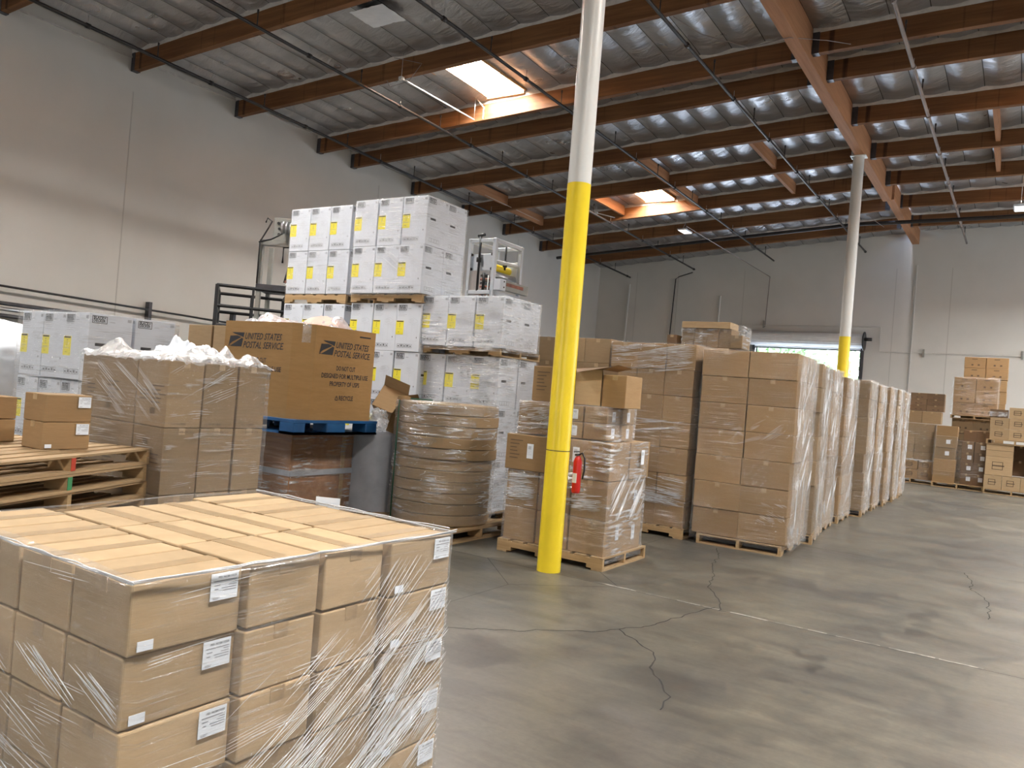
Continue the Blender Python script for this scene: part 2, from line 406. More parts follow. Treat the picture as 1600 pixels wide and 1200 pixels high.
# the deck is opened at the skylights
# skylights
for k, (x0, x1, y0, y1) in enumerate(SKYL):
    jb = max(y for y in JY if y <= y0+.3)+.07; jt = min(y for y in JY if y >= y1-.3)-.07
    zt = zb(x0, y0)+.95; e = MB(); t = .04
    gx0 = XL + int((x0-XL)/cell)*cell
    zl = zb(x0, y0)+.12
    e.box(x0-t, x0, jb, jt, zl+.26, zt, 'curb_wood'); e.box(x1, x1+t, jb, jt, zl+.34, zt, 'curb_wood')
    e.box(x0, x1, jt-t-.04, jt-.0, zb(x0, jt)+.44, zt, 'curb_wood'); e.box(x0, x1, jb, jb+t, zb(x0, jb)+.44, zt, 'curb_wood')
    # plywood closing strips beside the curb where the foil stops
    e.box(x0-.75, x0-t, jb-.1, jt+.1, zb(x0, y0)+.46, zb(x0, y0)+.5, 'foil'); e.box(x1+t, x1+.75, jb-.1, jt+.1, zb(x1, y0)+.46, zb(x1, y0)+.5, 'foil')
    o = struct('window_%d' % (k+1), e)
    g = MB(); g.quad([(x0, jb, zt-.02), (x0, jt, zt-.02), (x1, jt, zt-.02), (x1, jb, zt-.02)], 'skylight_panel')
    link('skylight_panel', g.mesh('skylight_panel'), o)

# girder in three lengths with steel seats
def girder(y0, y1, z0, z1, xo, label):
    mb = MB(); mb.box(-.11, .11, 0, y1-y0, 0, z1-z0, 'girder_wood'); me = smooth_bevel(mb.mesh('girder'), .006)
    o = link('girder', me, None, (XG+xo, y0, z0)); tag(o, label, 'beam', 'girder lengths along the post line')
girder(-7.9, 6.9, 7.89, 8.50, 0, 'thick timber girder length running overhead from the near yellow post')
girder(6.95, 24.4, 7.89, 8.50, 0, 'long pale timber girder carried by the far white and yellow post')
girder(24.45, 30.88, 7.95, 8.45, .06, 'short far girder length ending in the back wall')
# joists
def beam(name, pa, pb, wd, ht, mat, label, grp, flange=True, joists=True, bracket=True):
    pa = Vector(pa); pb = Vector(pb); L = (pb-pa).length; o = empty(name, pa)
    dz = pb.z-pa.z; dx = pb.x-pa.x
    mb = MB(); b0 = 0
    P = [(0, -wd/2, 0), (dx, -wd/2, dz), (dx, wd/2, dz), (0, wd/2, 0), (0, -wd/2, ht), (dx, -wd/2, dz+ht), (dx, wd/2, dz+ht), (0, wd/2, ht)]
    mb.v += P
    for q in ((0, 3, 2, 1), (4, 5, 6, 7), (0, 1, 5, 4), (1, 2, 6, 5), (2, 3, 7, 6), (3, 0, 4, 7)): mb.face(list(q), mat)
    link('beam_body', smooth_bevel(mb.mesh('beam_body'), .005), o)
    if flange:
        f = MB(); n = 60
        for sd in (-1, 1):
            def fn(i, j):
                x = dx*i/n; z = dz*i/n+ht-.09
                w_ = .012*noise.noise(Vector((x*1.7+pa.y, sd, 1)))+.006*noise.noise(Vector((x*7, pa.y, sd)))
                return (x, sd*(wd/2+.004+(.02 if j == 1 else 0)), z-.015+w_ if j == 0 else z+.12)
            f.grid(n+1, 2, fn, 'flange')
        link('foil_flange', f.mesh('foil_flange'), o)
    if bracket:
        hw = wd/2+.006
        for xx, zz in ((.0, 0), (dx, dz)):
            s = 1 if xx == 0 else -1; b_ = MB()
            b_.box(min(xx, xx+s*.12), max(xx, xx+s*.12), -hw, hw, zz-.008, zz+ht*.85, 'dark_steel')
            link('joist_hanger', b_.mesh('joist_hanger'), o)
    tag(o, label, 'beam', grp); return o
ORD = {1.55: 'just overhead', 4.1: 'overhead', 6.62: 'first, at the upper left corner', 9.17: 'second, meeting the left wall at the top', 11.75: 'third from the camera', 14.33: 'along the near skylight', 15.58: 'closely behind the near skylight joist',
       18.15: 'fourth past the near skylight pair', 20.7: 'in front of the far skylight', 23.18: 'behind the far skylight', 25.75: 'second to last before the back wall', 28.35: 'last before the back wall', -1.0: 'behind the camera', -3.58: 'far behind the camera', -6.15: 'at the front wall'}
for y in JY:
    beam('roof_joist', (XL+.01, y, zleft(y)), (XG-.115, y, 7.97), .13, .46, 'joist_wood', 'timber roof joist on the left bay, ' + ORD[y], 'roof joists of the left bay')
    beam('roof_joist', (XG+.115, y, 8.02), (XR-.01, y, 8.02+.012*(XR-XG)), .13, .46, 'joist_wood', 'timber roof joist right of the girder, ' + ORD[y], 'roof joists right of the girder')
# blocking between joists
for x, ya, yb, wh in ((-14.2, 18.15, 20.7, 'near the left wall, nearer piece'), (-14.35, 20.7, 23.18, 'near the left wall, farther piece'), (-5.85, 18.15, 20.7, 'left of the girder, nearer piece'),
                  (-5.95, 20.7, 23.18, 'left of the girder, farther piece'), (-8.8, 18.15, 20.7, 'beside the far skylight, nearer piece'), (-8.85, 20.7, 23.18, 'beside the far skylight, farther piece'), (-11.3, 20.7, 23.18, 'left of the far skylight'),
                  (-.9, 18.15, 20.7, 'right of the girder, nearer piece'), (-.95, 20.7, 23.18, 'right of the girder, farther piece')):
    mb = MB(); z0 = zb(x, (ya+yb)/2)+.1
    mb.box(-.045, .045, 0, yb-ya-.14, 0, .3, 'girder_wood')
    o = link('blocking_beam', mb.mesh('blocking_beam'), None, (x, ya+.07, z0)); tag(o, 'short timber blocking between joists ' + wh, 'beam', 'blocking between joists')

# ------------------------------------------------------------------ posts
def post(x, y, r, ylw, top, label):
    o = empty('steel_post', (x, y, 0))
    def cyl(z0, z1, rr, mat, nm):
        mb = MB(); n = 40
        mb.grid(n, 2, lambda i, j: (rr*math.cos(2*math.pi*i/n), rr*math.sin(2*math.pi*i/n), z0 if j == 0 else z1), mat, True, None, True)
        link(nm, mb.mesh(nm), o)
    cyl(0, ylw, r+.0015, 'yellow_paint', 'yellow_sleeve'); cyl(ylw, top, r, 'white_paint', 'white_shaft')
    mb = MB(); mb.tube([(0, 0, 1.135), (0, 0, 1.142)], r+.003, 'joint_dark', 40); link('seam', mb.mesh('seam'), o)
    mb = MB(); mb.box(-r-.05, r+.05, -r-.02, r+.02, top-.02, top, 'white_paint'); mb.box(-r-.03, -r-.02+.02, -.1, .1, top-.02, top+.2, 'white_paint'); link('cap_plate', mb.mesh('cap_plate'), o)
    tag(o, label, 'post', 'round steel posts')
post(XG+.01, 6.5, .11, 3.656, 7.89, 'near round steel post, yellow to twice head height and white above')
post(XG-.03, 20.0, .125, 3.57, 7.89, 'distant round steel post rising behind the aisle row, yellow below white')
# fire extinguisher on the near post
o = empty('fire_extinguisher', (XG+.135, 6.68, .74))
mb = MB(); mb.tube([(0, 0, 0), (0, 0, .02), (0, 0, .30), (0, 0, .335), (0, 0, .36)], [.038, .042, .042, .03, .015], 'red_paint', 16); link('cylinder', mb.mesh('cylinder'), o)
mb = MB(); mb.box(-.012, .012, -.05, .012, .355, .375, 'dark_steel'); mb.box(-.01, .01, -.08, .01, .39, .40, 'dark_steel'); link('handle', mb.mesh('handle'), o)
mb = MB(); mb.tube([(0, 0, .36), (.04, 0, .385), (.07, 0, .34), (.075, 0, .22), (.06, 0, .14)], .009, 'black_paint', 8); link('hose', mb.mesh('hose'), o)
mb = MB(); mb.box(-.02, .02, -.046, -.041, .10, .19, 'label_paper'); link('instruction_label', mb.mesh('instruction_label'), o)
tag(o, 'red fire extinguisher with black hose hung behind the near yellow post', 'fire extinguisher')

# ------------------------------------------------------------------ sprinkler pipes
def pipe_y(x, y0, y1, dz, r, mat, label, light=None):
    o = empty('sprinkler_pipe', (x, y0, 0)); mb = MB(); n = 14
    P = [(0, (y1-y0)*i/n, zb(x, y0+(y1-y0)*i/n)-dz) for i in range(n+1)]
    mb.tube(P, r, mat, 10)
    link('pipe', mb.mesh('pipe'), o)
    y = y0+.6; k = 0
    while y < y1-.1:
        z = zb(x, y)-dz; mb = MB()
        mb.tube([(0, y-y0, z), (0, y-y0, z+.28)], .011, 'black_pipe', 6); mb.tube([(0, y-y0, z+.24), (0, y-y0, z+.30)], .018, 'black_pipe', 6)
        link('sprinkler_head', mb.mesh('sprinkler_head'), o)
        mb = MB(); yj = y-y0+1.2
        mb.tube([(0, yj, z-r-.01), (0, yj, z+.16)], .005, 'steel', 5); mb.tube([(0, yj-.04, zb(x, y+1.2)-dz), (0, yj+.04, zb(x, y+1.2)-dz)], r+.014, mat, 10)
        if yj+y0 < y1: link('pipe_hanger', mb.mesh('pipe_hanger'), o)
        y += 2.55; k += 1
    tag(o, label, 'pipe', 'sprinkler branch lines')
pipe_y(-14.4, 3.0, 30.6, .21, .034, 'black_pipe', 'black sprinkler pipe running nearest the left wall')
pipe_y(-11.5, 3.0, 30.4, .21, .030, 'black_pipe', 'second sprinkler pipe from the left wall, left of the near skylight')
pipe_y(-8.35, 3.0, 30.3, .21, .030, 'black_pipe', 'sprinkler pipe crossing beside the right edge of the skylights')
pipe_y(-5.15, 3.0, 30.4, .22, .030, 'black_pipe', 'sprinkler pipe just left of the girder')
pipe_y(-2.0, 3.0, 30.3, .22, .032, 'grey_pipe', 'paler sprinkler pipe just right of the girder')
mb = MB(); P = [(x, 26.4, zb(x, 26.4)-.16 if x < XG-.5 else zb(x, 26.4)-.30) for x in (-15.6, -12, -9, -6, -4.8, -2, 1, 4, 8)]
mb.tube(P, .058, 'black_pipe', 12)
o = link('sprinkler_main', mb.mesh('sprinkler_main')); tag(o, 'thick black sprinkler main crossing in front of the back wall', 'pipe')
# conduits on the back wall
def conduit(pts, r, mat, label, nm='conduit', cat='pipe', grp=None):
    mb = MB(); mb.tube(pts, r, mat, 6, sm=False); o = link(nm, mb.mesh(nm)); tag(o, label, cat, grp); return o
yb_ = YB-.05
conduit([(-11.5, 30.2, 6.95), (-12.3, yb_, 6.9), (-12.45, yb_, 6.8), (-12.6, yb_, 2.2)], .022, 'black_pipe', 'dark drain pipe dropping down the back wall')
conduit([(-10.5, yb_, 6.1), (-10.55, yb_, 2)], .03, 'white_paint', 'thin white pipe on the back wall right of the dark drain pipe')
conduit([(-14.5, yb_, 6.6), (-14.6, yb_, 2)], .04, 'white_paint', 'white pipe on the back wall next to the far left corner')
conduit([(-9.7, 24.6, 7.5), (-8.6, yb_, 6.85), (-8.65, yb_, 4.9)], .014, 'grey_pipe', 'thin conduit running from the hanging lamp down the back wall')
conduit([(-9.7, yb_, 3.9), (-9.65, yb_, 4.95), (-4.52, yb_, 4.98), (-4.5, yb_, 4.1), (6, yb_, 4.15)], .014, 'conduit', 'thin conduit stepping around the roll-up door on the back wall')
conduit([(-3.5, yb_, 7.2), (-3.5, yb_, 2.0)], .02, 'conduit', 'thin vertical conduit under the girder end on the back wall')
for x, z, wh in ((-8.7, 5.0, 'above the roll-up door'), (-3.1, 4.1, 'right of the roll-up door'), (-.2, 4.15, 'at the right edge of the back wall')):
    mb = MB(); mb.box(x-.03, x+.03, YB-.07, YB-.03, z-.14, z+.14, 'grey_metal'); o = link('conduit_bracket', mb.mesh('conduit_bracket')); tag(o, 'small grey conduit bracket ' + wh, 'bracket', 'brackets on the back wall conduit')
# loose wires and rods under the roof
def wire(pts, r, mat, label, nm='hanging_wire'):
    mb = MB(); n = 8; P = []
    pts = [Vector(p) for p in pts]
    for a, c in zip(pts[:-1], pts[1:]):
        for i in range(n): P.append(a.lerp(c, i/n))
    P.append(pts[-1]); mb.tube(P, r, mat, 5); o = link(nm, mb.mesh(nm)); tag(o, label, 'wire'); return o
wire([(-5.2, 11.9, 7.95), (-4.9, 12.4, 7.82), (-4.3, 13.1, 7.78), (-3.67, 13.2, 7.88), (-3.2, 13.8, 8.0), (-2.9, 14.2, 8.05)], .006, 'grey_pipe', 'thin cable looping under the girder')
wire([(-11.25, 11.7, 7.75), (-11.1, 11.66, 7.55), (-10.6, 11.66, 7.6), (-10.3, 11.66, 7.9), (-10.9, 11.5, 8.05)], .006, 'grey_pipe', 'white cable looping on the joist left of the near skylight')
wire([(-10.72, 14.1, 8.1), (-10.6, 14.2, 7.95), (-10.62, 14.22, 7.7)], .014, 'white_paint', 'white cable and box at the left corner of the near skylight')
wire([(-4.35, 25.3, 7.75), (-4.0, 26.4, 7.6)], .006, 'grey_pipe', 'thin brace rod above the sprinkler main')
wire([(-14.1, 19.3, 7.5), (-13.9, 22.2, 7.35)], .008, 'flange', 'loose pale strip hanging under the far left joists')

mb = MB(); mb.grid(14, 10, lambda i, j: (-10.4+.06*i, 9.75+.07*j, zb(-10.2, 9.9)+.28+.02*noise.noise(Vector((i*.6, j*.6, 3)))), 'bag_white')
o = link('insulation_patch', mb.mesh('insulation_patch')); tag(o, 'crinkled white patch stuck under the foil ceiling near the top edge of view', 'patch')
# ------------------------------------------------------------------ lamps
def highbay(loc, label):
    o = empty('highbay_lamp', loc)
    mb = MB(); mb.box(-.16, .16, -.3, .3, 0, .05, 'white_box'); link('housing', smooth_bevel(mb.mesh('housing'), .015), o)
    mb = MB(); mb.box(-.13, .13, -.27, .27, -.012, 0, 'lamp_glow'); link('diffuser', mb.mesh('diffuser'), o)
    mb = MB(); mb.box(-.05, .05, -.08, .08, .05, .12, 'grey_metal'); link('driver', mb.mesh('driver'), o)
    mb = MB(); zt = zb(loc[0], loc[1])+.4-loc[2]
    mb.tube([(0, -.2, .05), (0, 0, .28), (0, .2, .05)], .006, 'steel', 5); mb.tube([(0, 0, .28), (0, 0, zt)], .006, 'steel', 5)
    link('hanging_cable', mb.mesh('hanging_cable'), o); tag(o, label, 'lamp', 'hanging high bay lamps')
highbay((-9.7, 24.5, 7.3), 'small white lamp hanging in front of the sprinkler main, left')
highbay((-.42, 23.51, 7.28), 'small white lamp hanging at the right edge under the roof')
def tubelamp(a, b_, label):
    a = Vector(a); b_ = Vector(b_); o = empty('tube_lamp', a); d = b_-a
    mb = MB(); mb.tube([(0, 0, 0), d], .016, 'white_paint', 8); link('tube', mb.mesh('tube'), o)
    mb = MB()
    for t in (0.0, 1.0): mb.tube([d*t+Vector((0, 0, 0)), d*t+Vector((0, 0, .5))], .005, 'steel', 5)
    link('hanging_cable', mb.mesh('hanging_cable'), o)
    mb = MB(); mb.box(-.04, .04, -.04, .04, -.03, .03, 'white_paint'); link('end_cap', mb.mesh('end_cap'), o)
    tag(o, label, 'lamp', 'thin white tubes under the roof')
tubelamp((-10.75, 11.6, 7.65), (-10.7, 14.0, 7.62), 'thin white tube hanging left of the near skylight')
tubelamp((-11.9, 22.4, 7.55), (-11.4, 23.6, 7.55), 'thin white tube hanging left of the far skylight')

# ------------------------------------------------------------------ roll-up door and outdoors
d = MB(); n = 48; seg = 40
xa, xb = DX0-.22, DX1+.12
d.grid(n, 2, lambda i, j: (xa if j == 0 else xb, YB-.34+(.30+.012*(i % 2))*math.cos(2*math.pi*i/n)*.9, 4.43+(.25+.012*(i % 3 == 0))*math.sin(2*math.pi*i/n)), 'door_slats', False, None, True)
d.box(DX0-.02, DX1+.02, YB-.12, YB-.06, 4.12, 4.24, 'door_slats')
do = struct('door_1', d)
d = MB(); d.box(DX0-.12, DX0, YB-.1, YB+.22, 0, 4.4, 'dark_steel'); d.box(DX1, DX1+.12, YB-.1, YB+.22, 0, 4.4, 'dark_steel'); d.box(DX0, DX1, YB-.11, YB-.05, 4.08, 4.13, 'black_paint'); link('door_frame', d.mesh('door_frame'), do)
d = MB()
for x in (xa-.03, xb+.03):
    d.tube([(x-.02, YB-.34, 4.43), (x+.02, YB-.34, 4.43)], .34, 'black_paint', 20)
d.tube([(xb, YB-.34, 4.5), (xb+.28, YB-.34, 4.5)], .06, 'black_paint', 8); d.tube([(xa-.25, YB-.34, 4.43), (xa, YB-.34, 4.43)], .05, 'black_paint', 8); link('end_bracket', d.mesh('end_bracket'), do)
g = MB(); g.quad([(-60, YB+.2, -.02), (60, YB+.2, -.02), (60, 110, -.02), (-60, 110, -.02)], 'asphalt'); o = link('yard_ground', g.mesh('yard_ground')); o['kind'] = 'structure'
def tree(x, y, h, rr, mat, label):
    o = empty('tree', (x, y, 0)); mb = MB(); mb.tube([(0, 0, 0), (.1, 0, h*.35), (0, .1, h*.6)], [.22, .16, .1], 'crate_wood', 8); link('trunk', mb.mesh('trunk'), o)
    mb = MB(); rnd = random.Random(int(x*10))
    for i in range(1500):
        a = rnd.uniform(0, 6.28); ph = math.acos(rnd.uniform(-1, 1)); q = rr*(.55+.5*rnd.random())
        c = Vector((math.cos(a)*math.sin(ph)*q, math.sin(a)*math.sin(ph)*q, h*.62+math.cos(ph)*q*.8)); s = rnd.uniform(.14, .3)
        e1 = Vector((rnd.uniform(-1, 1), rnd.uniform(-1, 1), rnd.uniform(-1, 1))).normalized()*s; e2 = e1.orthogonal().normalized()*s*.6
        mb.quad([c-e1, c+e2, c+e1, c-e2], mat)
    link('foliage', mb.mesh('foliage'), o); tag(o, label, 'tree', 'trees outside the open door')
tree(-15, 46, 7.5, 3.0, 'leaves', 'light green tree outside the roll-up door, left')
tree(-10.2, 40, 5.6, 2.2, 'leaves_dark', 'darker green tree outside the roll-up door, middle')
tree(-8.4, 47, 8.0, 3.3, 'leaves', 'tall light green tree outside the roll-up door, right')

# ------------------------------------------------------------------ cartons
_cm = {}
TAPE_OF = {'white_box': 'tape_clear'}
def carton_proto(w_, d_, h_, mat, tape=True):
    k = (round(w_, 3), round(d_, 3), round(h_, 3), mat)
    if k in _cm: return _cm[k]
    mb = MB(); mb.box(-w_/2, w_/2, -d_/2, d_/2, 0, h_, mat); me = smooth_bevel(mb.mesh('carton'), min(.006, h_*.03), 2)
    t = MB(); along_x = w_ >= d_; e = .0012; tw = .027; dn = min(.05, h_*.22)
    L, W = (w_, d_) if along_x else (d_, w_)
    def q(a, b_, z0, z1, axis):  # tape slabs
        pass
    def sl(l0, l1, w0, w1, z0, z1):
        if along_x: t.box(l0, l1, w0, w1, z0, z1, TAPE_OF.get(mat, 'tape'))
        else: t.box(w0, w1, l0, l1, z0, z1, TAPE_OF.get(mat, 'tape'))
    sl(-L/2-e, L/2+e, -tw, tw, h_, h_+e)
    for s in (-1, 1):
        lo, hi = sorted((s*L/2, s*(L/2+e))); sl(lo, hi, -tw, tw, h_-dn, h_)
    tm = t.mesh('tape_strip')
    _cm[k] = (me, tm); return _cm[k]
def carton(x, y, z, w_, d_, h_, rotz, label, group, mat='cardboard', name='cardboard_box', parts=()):
    me, tm = carton_proto(w_, d_, h_, mat)
    if mat == 'white_box': name = 'appliance_carton'
    o = link(name, me, None, (x, y, z), rotz); tag(o, label, 'box', group)
    link('tape_strip', tm, o)
    for nm, pm in parts:
        lo = link(nm, pm[0] if isinstance(pm, tuple) else pm, o)
        if isinstance(pm, tuple): link(pm[1], pm[2], lo)
    return o
RJ = random.Random(3)
def stack(desc, group, x0, y0, z0, nx, ny, nz, w_, d_, h_, mat='cardboard', keep=None, cols=None, rows=None, jit=.006, adj='brown carton', parts=(), gap=.006, zword=None, rot=0.0, sparse=None):
    cols = cols or {1: [''], 2: ['left', 'right'], 3: ['left', 'middle', 'right'], 4: ['leftmost', 'left middle', 'right middle', 'rightmost']}[nx]
    rows = rows or {1: [''], 2: ['front', 'rear'], 3: ['front', 'middle', 'rear'], 4: ['first', 'second', 'third', 'fourth']}[ny]
    for k in range(nz):
        for j in range(ny):
            for i in range(nx):
                if keep and not keep(i, j, k): continue
                x = x0+w_*(i+.5); y = y0+d_*(j+.5)
                lw = zword[k] if zword else ('top' if k == nz-1 and nz > 1 else LW[k])
                pos = ' '.join(q for q in (rows[j], cols[i]) if q)
                lab = f'{adj}, {lw} layer, ' + (pos + ', ' if pos else '') + desc
                P = parts(i, j, k) if callable(parts) else parts
                carton(x+RJ.uniform(-jit, jit), y+RJ.uniform(-jit, jit), z0+h_*k, w_-gap, d_-gap, h_-.003, RJ.uniform(-1, 1)*.006+rot, lab, group, mat, parts=P)

# pallets
_pm = {}
def pallet(x, y, z, L, W, label, rotz=0, slats=7, H=.13, group='wooden pallets', colors=None, name='wooden_pallet', along_y=False, nslat_bot=3):
    """L along local x (stringers run along x), W along local y, centred"""
    k = (round(L, 3), round(W, 3), slats, H)
    if k not in _pm:
        t = .018; dk = MB(); sw = L/(slats+ (slats-1)*.35); gp = (L-slats*sw)/(slats-1)
        rr = random.Random(5)
        for i in range(slats):
            x0 = -L/2+i*(sw+gp); dk.box(x0, x0+sw, -W/2, W/2, H-t, H-rr.random()*.003, 'pallet_wood_y')
        st = MB(); h1 = H-t; nn = L*.12
        zs = [(-L/2, -L/2+L*.14, t), (-L/2+L*.14, -L*.12, .055), (-L*.12, L*.12, t), (L*.12, L/2-L*.14, .055), (L/2-L*.14, L/2, t)]
        for a, b_, z0 in zs: st.box(a, b_, -.019, .019, z0, h1, 'pallet_wood')
        bt = MB()
        for i in range(nslat_bot):
            f = i/(nslat_bot-1); x0 = -L/2+f*(L-.12); bt.box(x0, x0+.12, -W/2, W/2, 0, t, 'pallet_wood_y')
        _pm[k] = (dk.mesh('deck_boards'), st.mesh('stringer'), bt.mesh('bottom_boards'))
    dk, st, bt = _pm[k]
    o = empty(name, (x, y, z), rotz); link('deck_boards', dk, o)
    for yy in (-W/2+.019, 0, W/2-.019): link('stringer', st, o, (0, yy, 0))
    link('bottom_boards', bt, o); tag(o, label, 'pallet', group); return o

# stretch wrap shells
def wrap(desc, x0, x1, y0, y1, z0, z1, mat='film', off=.012, amp=.008, rim=.08, folds=(), step=.05, bulge=None, seed=0, rot=0, vfreq=9, hfreq=1.2, faces='all'):
    mb = MB(); hx = (x1-x0)/2+off; hy = (y1-y0)/2+off; cx = (x0+x1)/2; cy = (y0+y1)/2; rc = .03
    P = []
    def seg(a, b_):
        n = max(2, int((Vector(b_)-Vector(a)).length/step)); return [Vector(a).lerp(Vector(b_), i/n) for i in range(n)]
    for a, b_, nrm in (((-hx+rc, -hy), (hx-rc, -hy), (0, -1)), ((hx, -hy+rc), (hx, hy-rc), (1, 0)), ((hx-rc, hy), (-hx+rc, hy), (0, 1)), ((-hx, hy-rc), (-hx, -hy+rc), (-1, 0))):
        s = seg((*a, 0), (*b_, 0)); s.append(Vector((*b_, 0)))
        P += [(p, Vector((*nrm, 0))) for p in s]
    nz = max(3, int((z1-z0)/step)); nu = len(P)
    def fn(i, j):
        p, nrm = P[i]; z = z0+(z1-z0)*min(j, nz)/nz
        q = Vector((p.x*hfreq+seed, p.y*hfreq, z*vfreq)); dsp = amp*(.5+noise.noise(q)) + amp*.7*noise.noise(q*2.7)
        if bulge: dsp += bulge(nrm, p, z)
        dsp = max(dsp, -off*.6)
        if j > nz:
            k = (j-nz)/2; c = Vector((p.x*(1-rim*k/hx), p.y*(1-rim*k/hy), 0)); return c+Vector((cx, cy, z1+.006+.012*noise.noise(q*3)))
        return p+nrm*dsp+Vector((cx, cy, z))
    mb.grid(nu, nz+1+(2 if rim else 0), fn, mat, True, None, True)
    o = None
    for f in folds: f(mb)
    o = link('stretch_wrap', mb.mesh('stretch_wrap')); tag(o, desc, 'plastic wrap', 'clear stretch wraps')
    if rot:
        o.data.transform(Matrix.Translation((-cx, -cy, 0))); o.location = (cx, cy, 0); o.rotation_euler = (0, 0, rot)
    return o
def _folds(P, u0, u1, za, zb_, n, slope, r, seed, length, mat):
    def f(mb):
        rr = random.Random(seed); i = 0
        while i < n:
            uc = rr.uniform(u0, u1); zc = rr.uniform(za, zb_); a = slope+rr.uniform(-.10, .10); k_ = rr.randint(2, 6); sp = rr.uniform(.006, .02)
            for c in range(k_):
                i += 1; L = rr.uniform(*length); aa = a+rr.uniform(-.02, .02); sh = rr.uniform(-.3, .3)*L; pts = []
                for k in range(7):
                    t = (k/6-.5)*L+sh; u = uc+t*math.cos(aa)-c*sp*math.sin(aa); z = zc+t*math.sin(aa)+c*sp*math.cos(aa)
                    if u0 <= u <= u1 and za <= z <= zb_: pts.append(P(u, z))
                if len(pts) > 2:
                    q = rr.uniform(*r); mb.tube(pts, [q*.25]+[q*rr.uniform(.6, 1) for _ in range(len(pts)-2)]+[q*.25], mat, 4, False)
    return f
def folds_x(X, y0, y1, za, zb_, n, slope, r=(.0012, .003), seed=1, length=(.2, .9), mat='film_fold_glint'):
    """taut film pleats on a +X face"""
    return _folds(lambda u, z: (X, u, z), y0, y1, za, zb_, n, slope, r, seed, length, mat)
def folds_y(Y, x0, x1, za, zb_, n, slope, r=(.0012, .003), seed=1, length=(.2, .9), mat='film_fold_glint'):
    return _folds(lambda u, z: (u, Y, z), x0, x1, za, zb_, n, slope, r, seed, length, mat)

# --- foreground pallet
def front_plane(w_, d_, h_, e=.002): return lambda u, v: (-w_/2+u, -d_/2-e, v)
def right_plane(w_, d_, h_, e=.002): return lambda u, v: (w_/2+e, -d_/2+u, v)
FW, FD, FHt = .352, .285, .192
def fg_label():
    pl = lambda u, v: (FW/2-.115+u, -FD/2-.002, FHt-.088+v)
    a = MB(); a.box(FW/2-.115, FW/2-.025, -FD/2-.0018, -FD/2, FHt-.088, FHt-.012, 'label_paper')
    t = MB(); pl2 = lambda u, v: (FW/2-.115+u, -FD/2-.0025, FHt-.088+v)
    put_text(t, 'PID: NCBK15520', pl2, .022, .062, .0085, 'ink', .01)
    for k, (u0, u1) in enumerate(((.008, .084), (.010, .03), (.012, .024))): rect(t, pl2, u0, u1, .053-.011*k, .0555-.011*k, 'ink_grey')
    for k, (u0, u1) in enumerate(((.066, .084), (.058, .084), (.035, .084), (.04, .084))): rect(t, pl2, u0, u1, .047-.007*k, .0488-.007*k, 'ink_grey')
    rect(t, pl2, .008, .03, .008, .0095, 'ink_grey'); rect(t, pl2, .008, .026, .004, .0055, 'ink_grey')
    b_ = MB(); b_.box(-FW/2+.03, -FW/2+.075, -FD/2-.0018, -FD/2, .012, .038, 'label_paper')
    return [('shipping_label', (a.mesh('shipping_label'), 'printed_text', t.mesh('printed_text'))), ('blank_sticker', b_.mesh('blank_sticker'))]
FGL = fg_label()
fx1 = -1.838; fy0 = 1.168
pallet(-2.42, 1.83, 0, 1.25, 1.05, 'wooden pallet under the nearest wrapped carton block', R(90), group='wooden pallets')
zf = .145
for k in range(5):
    z = zf+FHt*k; lw = 'top' if k == 4 else LW[k]; top = (k == 4)
    jx = (-.0, .012, .004, .01, 0)[k]
    for i in range(4):          # first row, long side facing the aisle? boxes stand with their long axis along depth
        carton(fx1-jx-FD*(i+.5)+RJ.uniform(-.003, .003)-.018, fy0+FW/2, z, FD-.014, FW-.014, FHt-.004, 0, f'carton on nearest wrapped pallet, {lw} layer, front row, {("right corner", "second from right", "third from right", "left end")[i]}', 'cartons on the nearest pallet', 'cardboard_light') if i else \
        carton(fx1-.018-jx-FD/2, fy0+FW/2, z, FW-.014, FD-.012, FHt-.004, R(90), f'carton on nearest wrapped pallet, {lw} layer, front row, right corner, with white shipping label', 'cartons on the nearest pallet', 'cardboard_light', parts=FGL)
    for rj, (yy) in enumerate((fy0+FW+FD/2, fy0+FW+FD*1.5)):
        for i in range(3):
            if not top and i > 0: continue
            carton(fx1+.004+.012*rj-FW*(i+.5)-RJ.uniform(0, .008), yy, z+(.004 if top else 0)*RJ.random(), FW-.014, FD-.016, FHt-.004, RJ.uniform(-.01, .01), f'carton on nearest wrapped pallet, {lw} layer, {("second", "third")[rj]} row, {("right end", "middle", "left end")[i]}', 'cartons on the nearest pallet', 'cardboard_light')
    for i in range(4):
        if not top and i > 0: continue
        X = fx1+.032-FD*(i+.5); Y = fy0+FW+FD*2+FW/2+.006
        if i == 0: carton(X, Y, z, FW-.014, FD-.012, FHt-.004, R(90), f'carton on nearest wrapped pallet, {lw} layer, rear right corner, with white shipping label', 'cartons on the nearest pallet', 'cardboard_light', parts=FGL)
        else: carton(X, Y, z, FD-.005, FW-.006, FHt-.003, RJ.uniform(-.008, .008), f'carton on nearest wrapped pallet, {lw} layer, rear row, {("", "second from right", "third from right", "left end")[i]}', 'cartons on the nearest pallet', 'cardboard_light')
fy1 = fy0+2*FW+2*FD+.012; fx0 = fx1-4*FD
def fgbulge(nrm, p, z): return 0
